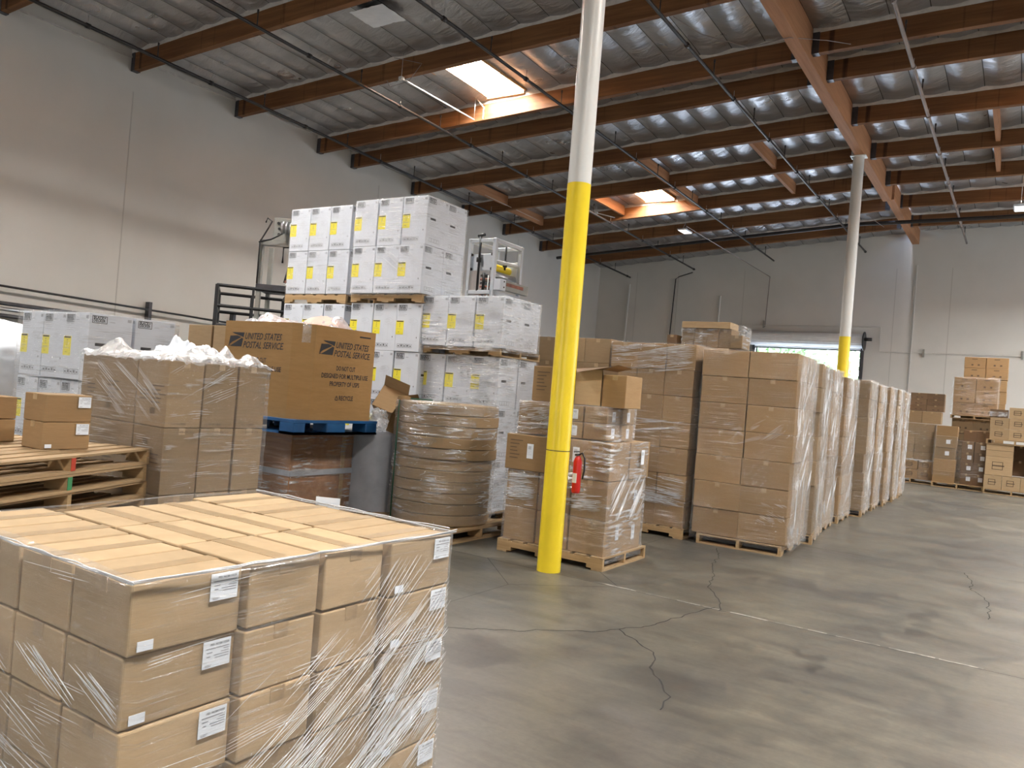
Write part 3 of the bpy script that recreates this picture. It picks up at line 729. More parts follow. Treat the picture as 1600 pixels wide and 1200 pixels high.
fgf = [folds_x(fx1+.038, fy0+.25, fy1, .25, .86, 90, .60, seed=11, length=(.25, .8), r=(.0010, .0024)), folds_x(fx1+.034, fy0, fy1, .15, 1.09, 110, .03, seed=12, length=(.05, .3), r=(.0006, .0014)),
       folds_x(fx1+.040, 1.95, fy1, .35, 1.06, 90, .78, seed=13, length=(.1, .45), r=(.0008, .0018)), folds_x(fx1+.036, fy0, fy1, .15, .55, 80, .5, seed=14, length=(.2, .7), r=(.001, .0022)),
       folds_y(fy0-.018, fx0, fx1, .15, .70, 70, -.22, seed=15, length=(.15, .6), r=(.0007, .0016)), folds_y(fy0-.020, fx0, fx1, .74, .86, 70, -.36, seed=16, length=(.1, .4), r=(.001, .0022)),
       folds_y(fy0-.018, fx0, fx1, .15, 1.09, 60, .03, seed=18, length=(.05, .3), r=(.0006, .0012))]
def rimfold(mb):
    rr = random.Random(21)
    for (a, b_) in (((fx1-.008, fy0-.005), (fx1+.034, fy1+.005)), ((fx0, fy0-.005), (fx1, fy0-.005)), ((fx0, fy1+.005), (fx1, fy1+.005))):
        for k in range(3):
            o1 = rr.uniform(-.012, .012); pts = []
            for i in range(22):
                t = i/21; x = a[0]+(b_[0]-a[0])*t; y = a[1]+(b_[1]-a[1])*t
                q = Vector((x*6, y*6, k)); pts.append((x+.006*noise.noise(q)+o1*.4, y+.006*noise.noise(q+Vector((3, 1, 4))), 1.107+.006*noise.noise(q*2)+k*.003))
            mb.tube(pts, .0022, 'film_fold_glint', 4, False)
wrap('clear stretch wrap around the nearest carton block, pleated diagonally', fx0, fx1+.018, fy0, fy1, .05, 1.105, 'film_fine', off=.014, amp=.006, rim=.05, folds=fgf+[rimfold], seed=1, vfreq=14)
mb = MB(); mb.box(-.055, .055, -.002, 0, 0, .06, 'label_paper'); put_text(mb, 'PID', lambda u, v: (u, -.003, v), -.01, .03, .008, 'ink_grey')
o = link('paper_card', mb.mesh('paper_card'), None, (-2.53, fy1+.03, 1.075), R(25)); tag(o, 'white paper card standing up at the rear edge of the nearest pallet', 'card')

# --- stack of empty pallets at left with two labelled cartons
pc = (-5.87, 2.59)
for k in range(8):
    dj = (-.02, .015, 0, -.03, .02, -.01, .015, 0)[k]
    po = pallet(pc[0]+dj, pc[1]+(-.012, .012)[k % 2], .125*k, 1.25, 1.64, 'empty wooden pallet, ' + LW[k] + ' from the floor in the left stack', R(23.3)+dj*.3, slats=9, H=.125, group='stack of empty pallets at left')
    if k >= 6:
        mb = MB(); mb.box(.624, .628, -.02, .02, .02, .105, ('pallet_green', 'pallet_red')[k-6]); pe = link('painted_end', mb.mesh('painted_end'), po); pe['label'] = ('green', 'red')[k-6]+' painted stringer end'

for k in range(2):
    carton(-5.77, 2.965, 1.0+.192*k, FW-.02, FD-.015, FHt-.002, R(90)+R(1.2)*k, 'brown carton with white label on the empty pallet stack, ' + ('lower of two', 'upper of two')[k], 'two cartons on the empty pallets', 'cardboard', parts=FGL if k == 0 else FGL[:1])

# small dark cartons behind the pallet stack at the left edge
for k in range(2):
    for i, yy in enumerate((2.36, 2.70)):
        carton(-6.35, yy+.02, 1.0+.165*k, .3, .33, .16, R(2), f'small brown carton at left edge of view, {("lower", "upper")[k]} layer, {("left", "right")[i]} one', 'small cartons at the left edge', 'cardboard')

# --- big cartons under film beside the empty pallets
BX0, BX1, BY0, BY1 = -6.70, -5.47, 3.60, 4.56
BH = .52
def lines(mb, pl, u, v, widths, dv, t, mat):
    for k, w_ in enumerate(widths): rect(mb, pl, u, u+w_, v-dv*k, v-dv*k+t, mat)
def bigprint(w_, d_, h_, flip=False):
    mb = MB(); f = front_plane(w_, d_, h_); g = right_plane(w_, d_, h_)
    if flip: f0 = f; f = lambda u, v: f0(w_-u, h_-v)
    lines(mb, f, w_*.50, h_*.60, (.16, .12, .19, .13, .12), .032, .009, 'ink_brown'); lines(mb, f, w_*.12, h_*.52, (.12, .13, .11), .032, .009, 'ink_brown')
    for q in range(6): rect(mb, f, w_*.5+q*.011, w_*.5+q*.011+.005, h_*.18, h_*.28, 'ink_brown')
    if flip: 
        pass
    g2 = (lambda u, v: g(d_-u, h_-v)) if flip else g
    put_text(mb, 'P.O. NUMBER', g2, .05, .022, .022, 'ink_brown'); 
    return mb.mesh('printed_text')
for k in range(3):
    z = .13+BH*k
    lw = LW[k] if k < 2 else 'top'
    # three along the right face, two more on the front face
    for j in range(3):
        dd = (.32, .32, .29)[j]; yy = BY0+(.16, .48, .795)[j]
        carton(BX1-.20, yy, z, .40, dd-.012, BH-.004, RJ.uniform(-.006, .006), f'big brown carton under film beside the empty pallets, {lw} layer, {("corner", "middle", "far right")[j]} column', 'big cartons under film at left', 'cardboard_grey', parts=[('printed_text', bigprint(.40, dd-.012, BH-.004, k == 1))])
    carton(BX0+.41, BY0+.30, z, .80, .58, BH-.004, 0, f'widest brown carton under film beside the empty pallets, {lw} layer, left', 'big cartons under film at left', 'cardboard_grey', parts=[('printed_text', bigprint(.80, .58, BH-.004))])
pallet(-6.08, 4.08, 0, 1.2, 1.0, 'wooden pallet under the big film-wrapped cartons at left')
bf = [folds_y(BY0-.02, BX0, BX1, .7, 1.65, 40, .02, seed=31, length=(.05, .3), r=(.0008, .002)), folds_x(BX1+.02, BY0, BY1, .3, 1.65, 60, .05, seed=32, length=(.04, .2), r=(.0008, .002)),
      folds_y(BY0-.022, BX0+.25, BX1, 1.2, 1.66, 26, -.55, seed=33, length=(.2, .7), r=(.001, .0028)), folds_x(BX1+.022, BY0, BY1-.2, 1.35, 1.66, 18, .45, seed=34, length=(.1, .5), r=(.001, .0022))]
wrap('clear stretch wrap around the big cartons beside the empty pallets', BX0, BX1, BY0, BY1, .05, 1.695, 'film', off=.016, amp=.012, rim=.06, folds=bf, seed=5)
def sheet(name, x0, x1, y0, y1, z, amp, mat, label, cat, drop=.05, peaks=(), n=70, sc=7, seed=0):
    mb = MB()
    def fn(i, j):
        u, v = i/(n-1), j/(n-1); x = x0+(x1-x0)*u; y = y0+(y1-y0)*v
        e = min(u, v, 1-u, 1-v); edge = max(0, 1-e*9)
        h_ = amp*(abs(noise.noise(Vector((x*sc, y*sc, seed))))*1.5+.5*abs(noise.noise(Vector((x*sc*3, y*sc*3, seed)))))
        for px, py, ph, pr in peaks: h_ += ph*math.exp(-((x-px)**2+(y-py)**2)/pr**2)*(.8+.5*noise.noise(Vector((x*12, y*12, 5))))
        ox = .02*noise.noise(Vector((x*9, y*9, 4))); return (x+ox, y+ox, z+h_-drop*edge*edge*(1+.5*noise.noise(Vector((x*8, y*8, 2)))))
    mb.grid(n, n, fn, mat); o = link(name, mb.mesh(name)); tag(o, label, cat); return o
sheet('plastic_sheet', BX0-.03, BX1+.03, BY0-.03, BY1+.03, 1.715, .04, 'film_crumple', 'crumpled clear plastic lying over the big wrapped cartons', 'plastic sheet', peaks=((-6.35, 3.72, .12, .10), (-5.85, 4.1, .10, .14), (-5.55, 4.42, .10, .07), (-6.6, 4.3, .1, .12), (-5.95, 4.45, .14, .08)))
sheet('plastic_bag', -6.72, -6.02, 4.2, 4.54, 1.75, .06, 'bag_white', 'white crumpled plastic bag on the rear of the big wrapped cartons', 'bag', drop=.06, peaks=((-6.55, 4.4, .17, .09), (-6.3, 4.42, .07, .1), (-6.12, 4.42, .06, .06)), sc=9, n=50, seed=3)


# --- white appliance cartons
AW, AD, AH = .432, .445, .645
def ac_parts(w_, d_, h_):
    out = []
    def face(pl, W, side):
        mb = MB()
        frame(mb, pl, W*.06, W*.40, h_*.855, h_*.965, .006, 'ink'); put_text(mb, 'BLACK+', pl, W*.09, h_*.918, .036, 'ink', .035, width=W*.27); put_text(mb, 'DECKER', pl, W*.09, h_*.876, .036, 'ink', .035, width=W*.27)
        rect(mb, pl, W*.46, W*.58, h_*.885, h_*.892, 'ink_grey')
        for q in range(5): rect(mb, pl, W*.87+q*.008, W*.87+q*.008+.005, h_*.915, h_*.96, 'ink_grey')
        if not side:
            put_text(mb, '5,500 BTU (SACC)', pl, W*.06, h_*.825, .020, 'ink_grey', .008, width=W*.30)
            lines(mb, pl, W*.06, h_*.795, (.10, .15, .12), .020, .005, 'ink_lightgrey')
            # appliance line drawing
            P = [(.52, .66), (.70, .70), (.86, .65), (.86, .61), (.68, .575), (.52, .61)]
            for a, b_ in zip(P, P[1:]+P[:1]):
                a_ = Vector((a[0]*W, a[1]*h_)); c_ = Vector((b_[0]*W, b_[1]*h_)); n_ = (c_-a_).orthogonal().normalized()*.0015
                mb.quad([pl(*(a_-n_)), pl(*(c_-n_)), pl(*(c_+n_)), pl(*(a_+n_))], 'ink_lightgrey')
            for q in range(4): rect(mb, pl, W*.56, W*.72, h_*(.61+.018*q), h_*(.61+.018*q)+.003, 'ink_lightgrey')
            frame(mb, pl, W*.46, W*.88, h_*.22, h_*.56, .0015, 'ink_lightgrey'); rect(mb, pl, W*.66, W*.664, h_*.22, h_*.56, 'ink_lightgrey')
            for q in range(5):
                u = W*(.10+.125*q); frame(mb, pl, u, u+W*.11, h_*.08, h_*.155, .0025, 'ink')
                rect(mb, pl, u+W*.035, u+W*.075, h_*.10, h_*.125+(.01 if q % 2 else 0), 'ink'); 
            rect(mb, pl, W*.86, W*.885, h_*.28, h_*.31, 'ink')
        else:
            rect(mb, pl, W*.16, W*.42, h_*.52, h_*.565, 'ink'); lines(mb, pl, W*.50, h_*.75, (.14, .12, .15, .10, .14, .12, .1), .022, .004, 'ink_lightgrey')
            lines(mb, pl, W*.14, h_*.47, (.16, .12, .2), .022, .004, 'ink_grey'); frame(mb, pl, W*.10, W*.9, h_*.20, h_*.34, .002, 'ink_lightgrey')
            for q in range(4): u = W*(.16+.125*q); frame(mb, pl, u, u+W*.11, h_*.07, h_*.15, .0025, 'ink')
        return mb.mesh('printed_side' if side else 'printed_front')
    out.append(('printed_front', face(front_plane(w_, d_, h_, .0015), w_, False))); out.append(('printed_side', face(right_plane(w_, d_, h_, .0015), d_, True)))
    y = MB(); W = w_; pl = front_plane(w_, d_, h_, .0022); u0, u1, v0, v1 = W*.02, W*.31, h_*.35, h_*.64
    y.box(-w_/2-.002, -w_/2+u1, -d_/2-.0022, -d_/2, v0, v1, 'yellow_label'); p2 = front_plane(w_, d_, h_, .003)
    rect(y, p2, u0, u1-.006, v1-.018, v1-.004, 'ink'); rect(y, p2, u0+.01, u1-.02, v0+.072, v0+.075, 'ink_grey')
    for q in range(3): rect(y, p2, u0+.05, u0+.062, v0+.10+.022*q, v0+.108+.022*q, 'ink')
    rect(y, p2, u0+.03, u0+.055, v0+.03, v0+.034, 'ink'); 
    out.append(('yellow_energy_label', y.mesh('yellow_energy_label')))
    return out
ACP = ac_parts(AW-.014, AD-.014, AH-.003)
def acstack(desc, grp, x0, y0, z0, nx, ny, nz, keep=None, zword=None, jit=.008):
    stack(desc, grp, x0, y0, z0, nx, ny, nz, AW, AD, AH, 'white_box', keep, {3: ['left', 'middle', 'right']}[nx], {1: [''], 2: ['front', 'rear'], 3: ['front', 'middle', 'rear']}[ny], jit, 'white appliance carton', ACP, zword=zword, gap=.014)
vis = lambda nx, ny, nz: (lambda i, j, k: j == 0 or i == nx-1)
fr = lambda i, j, k: j == 0 or i == 2
# A : left of the three tall piles
acstack('lower load of the left white pile', 'white cartons of the left pile', -9.55, 8.12, .13, 3, 2, 4, keep=fr, zword=LW)
pallet(-8.9, 8.6, 2.715, 1.29, .95, 'worn wooden pallet between the two loads of the left white pile', slats=6, H=.135, group='pallets between white loads')
acstack('upper load of the left white pile', 'white cartons of the left pile', -9.55, 8.12, 2.855, 3, 2, 2, keep=fr)
pallet(-8.9, 8.6, 0, 1.29, .95, 'wooden pallet on the floor under the left white pile', slats=6, group='pallets under white loads')
# B : tallest pile
acstack('lower load of the tallest white pile', 'white cartons of the tallest pile', -7.99, 7.98, .13, 3, 2, 4, keep=fr, zword=LW)
pallet(-7.33, 8.42, 2.715, 1.29, .95, 'worn wooden pallet between the two loads of the tallest white pile', slats=6, H=.115, group='pallets between white loads')
acstack('upper load of the tallest white pile', 'white cartons of the tallest pile', -7.98, 7.90, 2.835, 3, 2, 2, keep=fr)
pallet(-7.35, 8.42, 0, 1.29, .95, 'wooden pallet on the floor under the tallest white pile', slats=6, group='pallets under white loads')
wrap('clear stretch wrap around the upper load of the tallest white pile', -7.98, -6.685, 7.9, 8.79, 2.8, 4.12, 'film', off=.012, amp=.008, rim=.12, seed=8, folds=[folds_y(7.88, -7.4, -6.69, 3.1, 3.65, 40, -.6, seed=41, length=(.2, .7), r=(.001, .003))])
wrap('light stretch wrap around the upper load of the left white pile', -9.55, -8.26, 8.12, 9.0, 2.85, 4.14, 'film_fine', off=.012, amp=.005, rim=0, seed=9)
# C : right, lower pile
acstack('lower load of the right white pile', 'white cartons of the right pile', -6.78, 8.12, .13, 3, 2, 3, keep=fr, zword=LW)
pallet(-6.12, 8.55, 2.07, 1.29, .95, 'wooden pallet between the two loads of the right white pile', slats=6, H=.10, group='pallets between white loads')
acstack('upper load of the right white pile', 'white cartons of the right pile', -6.73, 8.02, 2.172, 3, 2, 1, keep=fr, zword=['single'])
pallet(-6.12, 8.55, 0, 1.29, .95, 'wooden pallet on the floor under the right white pile', slats=6, group='pallets under white loads')
wrap('shiny stretch wrap around the upper load of the right white pile', -6.73, -5.434, 8.02, 8.91, 2.12, 2.82, 'film_heavy', off=.012, amp=.009, rim=.1, seed=10, folds=[folds_y(8.0, -6.2, -5.45, 2.2, 2.8, 50, .02, seed=44, length=(.08, .35), r=(.001, .0035))])
wrap('shiny stretch wrap around the lower load of the right white pile', -6.78, -5.484, 8.12, 9.01, .1, 2.07, 'film_heavy', off=.012, amp=.009, rim=0, seed=12, folds=[folds_y(8.1, -6.0, -5.50, 1.4, 2.05, 50, .02, seed=45, length=(.08, .35), r=(.001, .0035))])
# D : lone load at far left
acstack('white load at far left near the wall', 'white cartons at far left', -8.68, 4.03, .13, 3, 2, 1, keep=fr, zword=['bottom'])
acstack('white load at far left near the wall', 'white cartons at far left', -8.72, 4.03, .775, 3, 2, 1, keep=fr, zword=['middle'])
pallet(-8.03, 4.5, 0, 1.29, 1.0, 'wooden pallet under the white load at far left')
acstack('white load at far left near the wall', 'white cartons at far left', -8.66, 4.0, 1.435, 3, 2, 1, keep=fr, zword=['top'])
wrap('clear stretch wrap around the white load at far left', -8.70, -7.35, 4.0, 4.92, .1, 2.09, 'film', off=.012, amp=.007, rim=.05, seed=14)

# small brown cartons behind the white load and the postal box
for i, (x, y) in enumerate(((-9.28, 6.75), (-8.74, 6.75))):
    for k in range(4): carton(x, y, .13+.52*k, .50, .45, .515, 0, f'plain brown carton behind the postal box, {("left", "right")[i]} column, {(LW[k] if k < 3 else "top")} layer', 'brown cartons behind the postal box', 'cardboard_grey')
pallet(-9.0, 6.75, 0, 1.15, 1.0, 'wooden pallet under the plain cartons behind the postal box')
# white bulk bags
def bulkbag(x, y, z, sx, sy, sz, label, seed):
    mb = MB(); n, m_ = 48, 36
    def fn(i, j):
        a = 2*math.pi*i/n; t = j/(m_-1); ca, sa = math.cos(a), math.sin(a); p = 3.2
        r = (abs(ca)**p+abs(sa)**p)**(-1/p); prof = min(1, (math.sin(math.pi*min(t*1.0+.001, .999)))**.28)
        q = Vector((ca*2+seed, sa*2, t*4)); r *= prof*(1+.06*noise.noise(q)+.04*noise.noise(q*3))
        return (ca*r*sx/2, sa*r*sy/2, sz*t*(1+.04*noise.noise(q*1.5)))
    mb.grid(n, m_, fn, 'bag_white', True, None, True); o = link('bulk_bag', mb.mesh('bulk_bag'), None, (x, y, z)); tag(o, label, 'bag', 'white bulk bags'); 
    t = MB()
    for s in (-1, 1): t.tube([(s*sx*.3, -sy*.42, sz*.93), (s*sx*.2, -sy*.2, sz*1.08), (s*sx*.1, 0, sz*.98)], .015, 'bag_white', 6)
    link('lifting_loop', t.mesh('lifting_loop'), o)
bulkbag(-10.05, 4.35, .95, 1.0, 1.0, 1.05, 'white bulk bag just left of the far left white load', 1)
bulkbag(-10.3, 3.55, .95, 1.0, .9, .92, 'lower white bulk bag at the left edge of the view', 2)
bulkbag(-11.6, 4.9, .95, 1.1, 1.0, 1.0, 'white bulk bag furthest back at the left edge', 3)
for i, (x, y) in enumerate(((-10.1, 4.1), (-11.6, 4.9))):
    for k in range(7): pallet(x, y, .135*k, 1.2, 1.3 if i == 0 else 1.1, 'wooden pallet, %s from the floor, under the %s bulk bags' % (LW[k], ('nearer', 'furthest')[i]), H=.133, group='pallets under the bulk bags')

# --- postal gaylord box on blue pallet on crates
UX0, UX1, UY0, UY1, UZ0, UZ1 = -7.62, -6.27, 5.62, 6.76, 1.185, 2.19
ch = .17
o = empty('gaylord_box', (0, 0, 0))
mb = MB(); PO = [(UX0, UY0+ch), (UX0+ch*.5, UY0), (UX1-ch, UY0), (UX1, UY0+ch), (UX1, UY1-ch*.4), (UX1-ch*.4, UY1), (UX0+ch, UY1), (UX0, UY1-ch)]
cxu, cyu = (UX0+UX1)/2, (UY0+UY1)/2
PI_ = [(cxu+(x-cxu)*.985, cyu+(y-cyu)*.985) for x, y in PO]; n = len(PO); sag = lambda i: 0.0
for i in range(n):
    a, b_ = PO[i], PO[(i+1) % n]; ai, bi = PI_[i], PI_[(i+1) % n]
    mb.quad([(*a, UZ0), (*b_, UZ0), (*b_, UZ1), (*a, UZ1)], 'cardboard_usps'); mb.quad([(*bi, UZ0), (*ai, UZ0), (*ai, UZ1), (*bi, UZ1)], 'cardboard_usps')
    mb.quad([(*a, UZ1), (*b_, UZ1), (*bi, UZ1), (*ai, UZ1)], 'cardboard_light')
mb.quad([(*p, UZ0+.01) for p in PO], 'cardboard_usps')
link('box_walls', mb.mesh('box_walls'), o)
def usps(pl, W, H):
    mb = MB(); s = W/1.0
    # eagle emblem: dark slanted block with pale streaks
    ex, ey, ew, eh = .07*s, H*.70, .21*s, .155*s; sh = .035*s
    E = lambda u, v: pl(ex+u*ew+sh*v, ey+v*eh)
    D = lambda P: mb.quad([E(*p) for p in P], 'ink')
    D([(0, .42), (0, 0), (.05, 0.02)]) if False else None
    D([(.0, 0.04), (.22, .30), (.78, .62), (.80, .68), (.50, .78), (.12, .74), (-.02, .74)])
    D([(.10, 0), (1, 0), (1, .55), (.88, .62), (.5, .30)])
    D([(.05, 1), (1, 1), (1, .66), (.85, .72), (.45, .84), (.30, .88)])
    D([(0, 0), (.06, 0), (.14, .10), (0.0, .06)])
    mb2 = []
    put_text(mb, 'UNITED STATES', pl, .32*s, H*.70+.085*s, .100*s, 'ink', .016, .30, width=.57*s); put_text(mb, 'POSTAL SERVICE.', pl, .30*s, H*.70-.010*s, .100*s, 'ink', .016, .30, width=.62*s)
    put_text(mb, 'DO NOT CUT', pl, .52*s, H*.54, .074*s, 'ink', .014, 0, width=.32*s, align='C'); put_text(mb, 'DESIGNED FOR MULTIPLE USE', pl, .52*s, H*.455, .074*s, 'ink', .014, 0, width=.78*s, align='C')
    put_text(mb, 'PROPERTY OF USPS', pl, .52*s, H*.37, .074*s, 'ink', .014, 0, width=.50*s, align='C'); put_text(mb, 'RECYCLE', pl, .44*s, H*.22, .074*s, 'ink', .014, 0, width=.24*s)
    T = [(.375, H*.22/s), (.425, H*.22/s), (.40, H*.22/s+.05)]
    for i in range(3):
        a = Vector(T[i])*s; b_ = Vector(T[(i+1) % 3])*s; d_ = (b_-a).normalized(); n_ = Vector((-d_.y, d_.x))*.004*s; a2 = a+d_*.008*s
        mb.quad([pl(*(a2-n_)), pl(*(b_-n_)), pl(*(b_+n_)), pl(*(a2+n_))], 'ink')
    return mb.mesh('printed_lettering')
LR = (UY1-ch*.4)-(UY0+ch); Hh = UZ1-UZ0
link('printed_lettering', usps(lambda u, v: (UX1+.003, UY0+ch+u*LR/.96, UZ0+v), .96, Hh), o)
LL = (UX1-ch)-(UX0+ch*.5)
link('printed_lettering', usps(lambda u, v: (UX0+ch*.5+.0+u*LL/1.0*.97, UY0-.003, UZ0+v+.02), 1.0, Hh), o)
mb = MB(); mb.grid(6, 12, lambda i, j: (UX1-ch*.42+i*.010+.01*noise.noise(Vector((i, j, 2))), UY0+ch*.38+i*.015-.018-.012*noise.noise(Vector((i, j, 0))), UZ1+.02-j*.02), 'film_crumple'); link('plastic_tuft', mb.mesh('plastic_tuft'), o)
mb = MB(); mb.box(UX1-.01, UX1+.004, UY1-.32, UY1-.15, UZ1-.075, UZ1-.06, 'ink'); link('hand_slot', mb.mesh('hand_slot'), o)
tag(o, 'large brown postal service gaylord box standing on a blue plastic pallet', 'box')
# contents: bagged pink foam
def blob(name, x, y, z, sx, sy, sz, mat, seed, label=None, cat=None, parent=None, amp=.15):
    mb = MB(); n, m_ = 40, 24
    def fn(i, j):
        a = 2*math.pi*i/n; ph = math.pi*j/(m_-1); d_ = Vector((math.cos(a)*math.sin(ph), math.sin(a)*math.sin(ph), math.cos(ph)))
        r = 1+amp*noise.noise(d_*1.6+Vector((seed, 0, 0)))+amp*.5*noise.noise(d_*5+Vector((seed, 3, 0))); return (d_.x*sx*r, d_.y*sy*r, d_.z*sz*r)
    mb.grid(n, m_, fn, mat, True, None, True); o = link(name, mb.mesh(name), parent, (x, y, z))
    if label: tag(o, label, cat)
    return o
blob('foam_piece', -6.75, 6.35, 2.12, .30, .32, .20, 'pink_foam', 1, 'pale pink foam bundle in the postal box, right', 'foam')
blob('foam_piece', -7.25, 6.15, 2.10, .28, .28, .16, 'pink_foam', 2, 'pale pink foam bundle in the postal box, left', 'foam')
sheet('plastic_liner', UX0+.06, UX1-.06, UY0+.1, UY1-.05, 2.13, .09, 'bag_film', 'clear plastic liner bag bulging from the postal box', 'bag', drop=.12, peaks=((-6.65, 6.4, .16, .28), (-7.2, 6.0, .14, .28)), sc=4, n=60)
# blue pallet
o = empty('plastic_pallet', (0, 0, 0)); px0, px1, py0, py1, pz0, pz1 = -7.64, -6.24, 5.56, 6.80, 1.03, 1.185
mb = MB(); mb.box(px0, px1, py0, py1, pz1-.03, pz1, 'blue_plastic'); link('deck', mb.mesh('deck'), o)
for y0_, y1_ in ((0, .16), (.46, .74), (1.06, 1.24)):
    for x0_, x1_ in ((0, .22), (.55, .85), (1.18, 1.4)):
        mb = MB(); mb.box(px0+x0_, px0+x1_, py0+y0_, py0+y1_, pz0+.022, pz1-.03, 'blue_plastic')
        link('foot_block', smooth_bevel(mb.mesh('foot_block'), .008), o)
mb = MB()
for x0_, x1_ in ((0, .22), (.55, .85), (1.18, 1.4)): mb.box(px0+x0_, px0+x1_, py0, py1, pz0, pz0+.022, 'blue_plastic')
mb.box(px0, px1, py0, py0+.14, pz0, pz0+.022, 'blue_plastic'); mb.box(px0, px1, py1-.14, py1, pz0, pz0+.022, 'blue_plastic'); mb.box(px1-.1, px1, py0, py1, pz0, pz0+.022, 'blue_plastic'); link('bottom_runner', mb.mesh('bottom_runner'), o)
mb = MB(); mb.box(-6.95, -6.80, py0-.004, py0+.02, pz0+.09, pz0+.115, 'label_paper'); link('sticker', mb.mesh('sticker'), o)
tag(o, 'blue plastic pallet under the postal box, resting on wooden crates', 'pallet')
# crates
for k in range(2):
    o = empty('wooden_crate', (0, 0, 0)); z0 = .13+.45*k; z1 = z0+.445; mb = MB(); mb.box(-7.5, -6.58, 5.86, 6.78, z0, z1, 'crate_wood'); link('crate_panels', smooth_bevel(mb.mesh('crate_panels'), .004), o)
    mb = MB()
    for x, y in ((-6.58, 5.86), (-7.5, 5.86), (-6.58, 6.78)): mb.box(x-.03, x+.008, y-.008, y+.03, z0, z1, 'crate_wood')
    mb.box(-6.575, -6.57, 6.60, 6.66, z0+.02, z1-.02, 'pallet_wood'); link('corner_batten', mb.mesh('corner_batten'), o)
    tag(o, ('lower', 'upper')[k] + ' reddish plywood crate under the blue plastic pallet', 'crate', 'plywood crates')
pallet(-7.04, 6.32, 0, 1.2, 1.0, 'wooden pallet on the floor under the plywood crates')
wrap('grey stretch wrap around the two plywood crates', -7.5, -6.57, 5.86, 6.79, .1, 1.02, 'film_heavy', off=.012, amp=.007, rim=0, seed=19)
mb = MB(); mb.box(-7.52, -6.555, 5.84, 6.8, .55, .61, 'grey_wrap'); o = link('grey_band', mb.mesh('grey_band')); tag(o, 'grey film band around the middle of the plywood crates', 'band')

# grey wrapped round bundles
def drumlike(x, y, r, z0, z1, label, seed):
    mb = MB(); n = 56; m_ = 26
    def fn(i, j):
        a = 2*math.pi*i/n; t = j/(m_-1); rr = r*(1+.02*noise.noise(Vector((math.cos(a)*3+seed, math.sin(a)*3, t*7)))+.012*noise.noise(Vector((math.cos(a)*14, math.sin(a)*14, t*2+seed))))
        if t > .94: rr *= 1-(t-.94)*1.2
        if j == m_-1: rr *= .05
        return (rr*math.cos(a), rr*math.sin(a), z0+(z1-z0)*min(t/.98, 1))
    mb.grid(n, m_, fn, 'grey_wrap', True, None, True); o = link('wrapped_roll', mb.mesh('wrapped_roll'), None, (x, y, 0)); tag(o, label, 'roll', 'grey wrapped rolls')
drumlike(-6.55, 7.20, .42, .12, 1.06, 'grey film-wrapped roll standing between the crates and the disc stack', 1)
pallet(-6.5, 7.25, 0, 1.0, .9, 'wooden pallet under the grey wrapped roll')
for x, y, z, w_, d_, h_, rz, rx, lab in ((-6.52, 7.25, 1.24, .34, .30, .30, 20, -28, 'open empty brown carton tipped on top of the grey roll, upper one'), (-6.20, 7.14, 1.09, .26, .24, .26, 35, 28, 'small brown carton leaning between the grey roll and the disc stack')):
    mb = MB(); t = .006; mb.box(-w_/2, w_/2, -d_/2, d_/2, 0, t, 'cardboard'); mb.box(-w_/2, w_/2, -d_/2, -d_/2+t, 0, h_, 'cardboard'); mb.box(-w_/2, w_/2, d_/2-t, d_/2, 0, h_, 'cardboard'); mb.box(-w_/2, -w_/2+t, -d_/2, d_/2, 0, h_, 'cardboard'); mb.box(w_/2-t, w_/2, -d_/2, d_/2, 0, h_, 'cardboard')
    o = link('open_box', mb.mesh('open_box'), None, (x, y, z)); o.rotation_euler = (R(rx), R(18), R(rz)); tag(o, lab, 'box')
    f = MB(); f.quad([(-w_/2, -d_/2, h_), (w_/2, -d_/2, h_), (w_/2, -d_/2-.12, h_+.08), (-w_/2, -d_/2-.12, h_+.08)], 'cardboard_light'); f.quad([(w_/2, -d_/2, h_), (w_/2, d_/2, h_), (w_/2+.1, d_/2, h_+.06), (w_/2+.1, -d_/2, h_+.06)], 'cardboard'); link('flap', f.mesh('flap'), o)
blob('plastic_bundle', -6.42, 7.0, 1.18, .14, .12, .13, 'film_crumple', 6, 'ball of crumpled clear film lying on the grey roll', 'plastic film', amp=.5)

# --- stack of corrugated discs
DC = (-5.56, 7.22); nD = 11; dh = 1.33/nD
for k in range(nD):
    rr = .565-.0+(.012 if k >= 6 else -.012*(5-k)/5)*1.0; mb = MB(); n = 72; z0 = .0
    prof = [(rr*.2, 0), (rr-.01, 0), (rr, .008), (rr, dh-.008), (rr-.010, dh-.003), (rr*.2, dh-.004)]
    if k == 0:
        pass
    mb.grid(n, len(prof), lambda i, j: (prof[j][0]*math.cos(2*math.pi*i/n), prof[j][0]*math.sin(2*math.pi*i/n), prof[j][1]), 'cardboard_grey', True, None, True)
    me = mb.mesh('cardboard_disc'); me.polygons.foreach_set('use_smooth', [False]*len(me.polygons))
    o = link('cardboard_disc', me, None, (DC[0]+RJ.uniform(-.012, .012)+(.015 if k > 5 else 0), DC[1]+RJ.uniform(-.01, .01), .13+dh*k), RJ.uniform(0, 6))
    tag(o, 'round brown corrugated disc, %s from the floor in the strapped disc stack' % (LW[k] if k < 9 else ('second from top', 'topmost')[k-9] ) if k < 9 else 'round brown corrugated disc, %s in the strapped disc stack' % ('just below the top one', 'topmost')[k-9], 'disc', 'corrugated discs')
pallet(-5.55, 7.2, 0, 1.22, 1.22, 'wooden pallet under the strapped stack of round discs', R(0))
mb = MB(); n = 72; m_ = 30
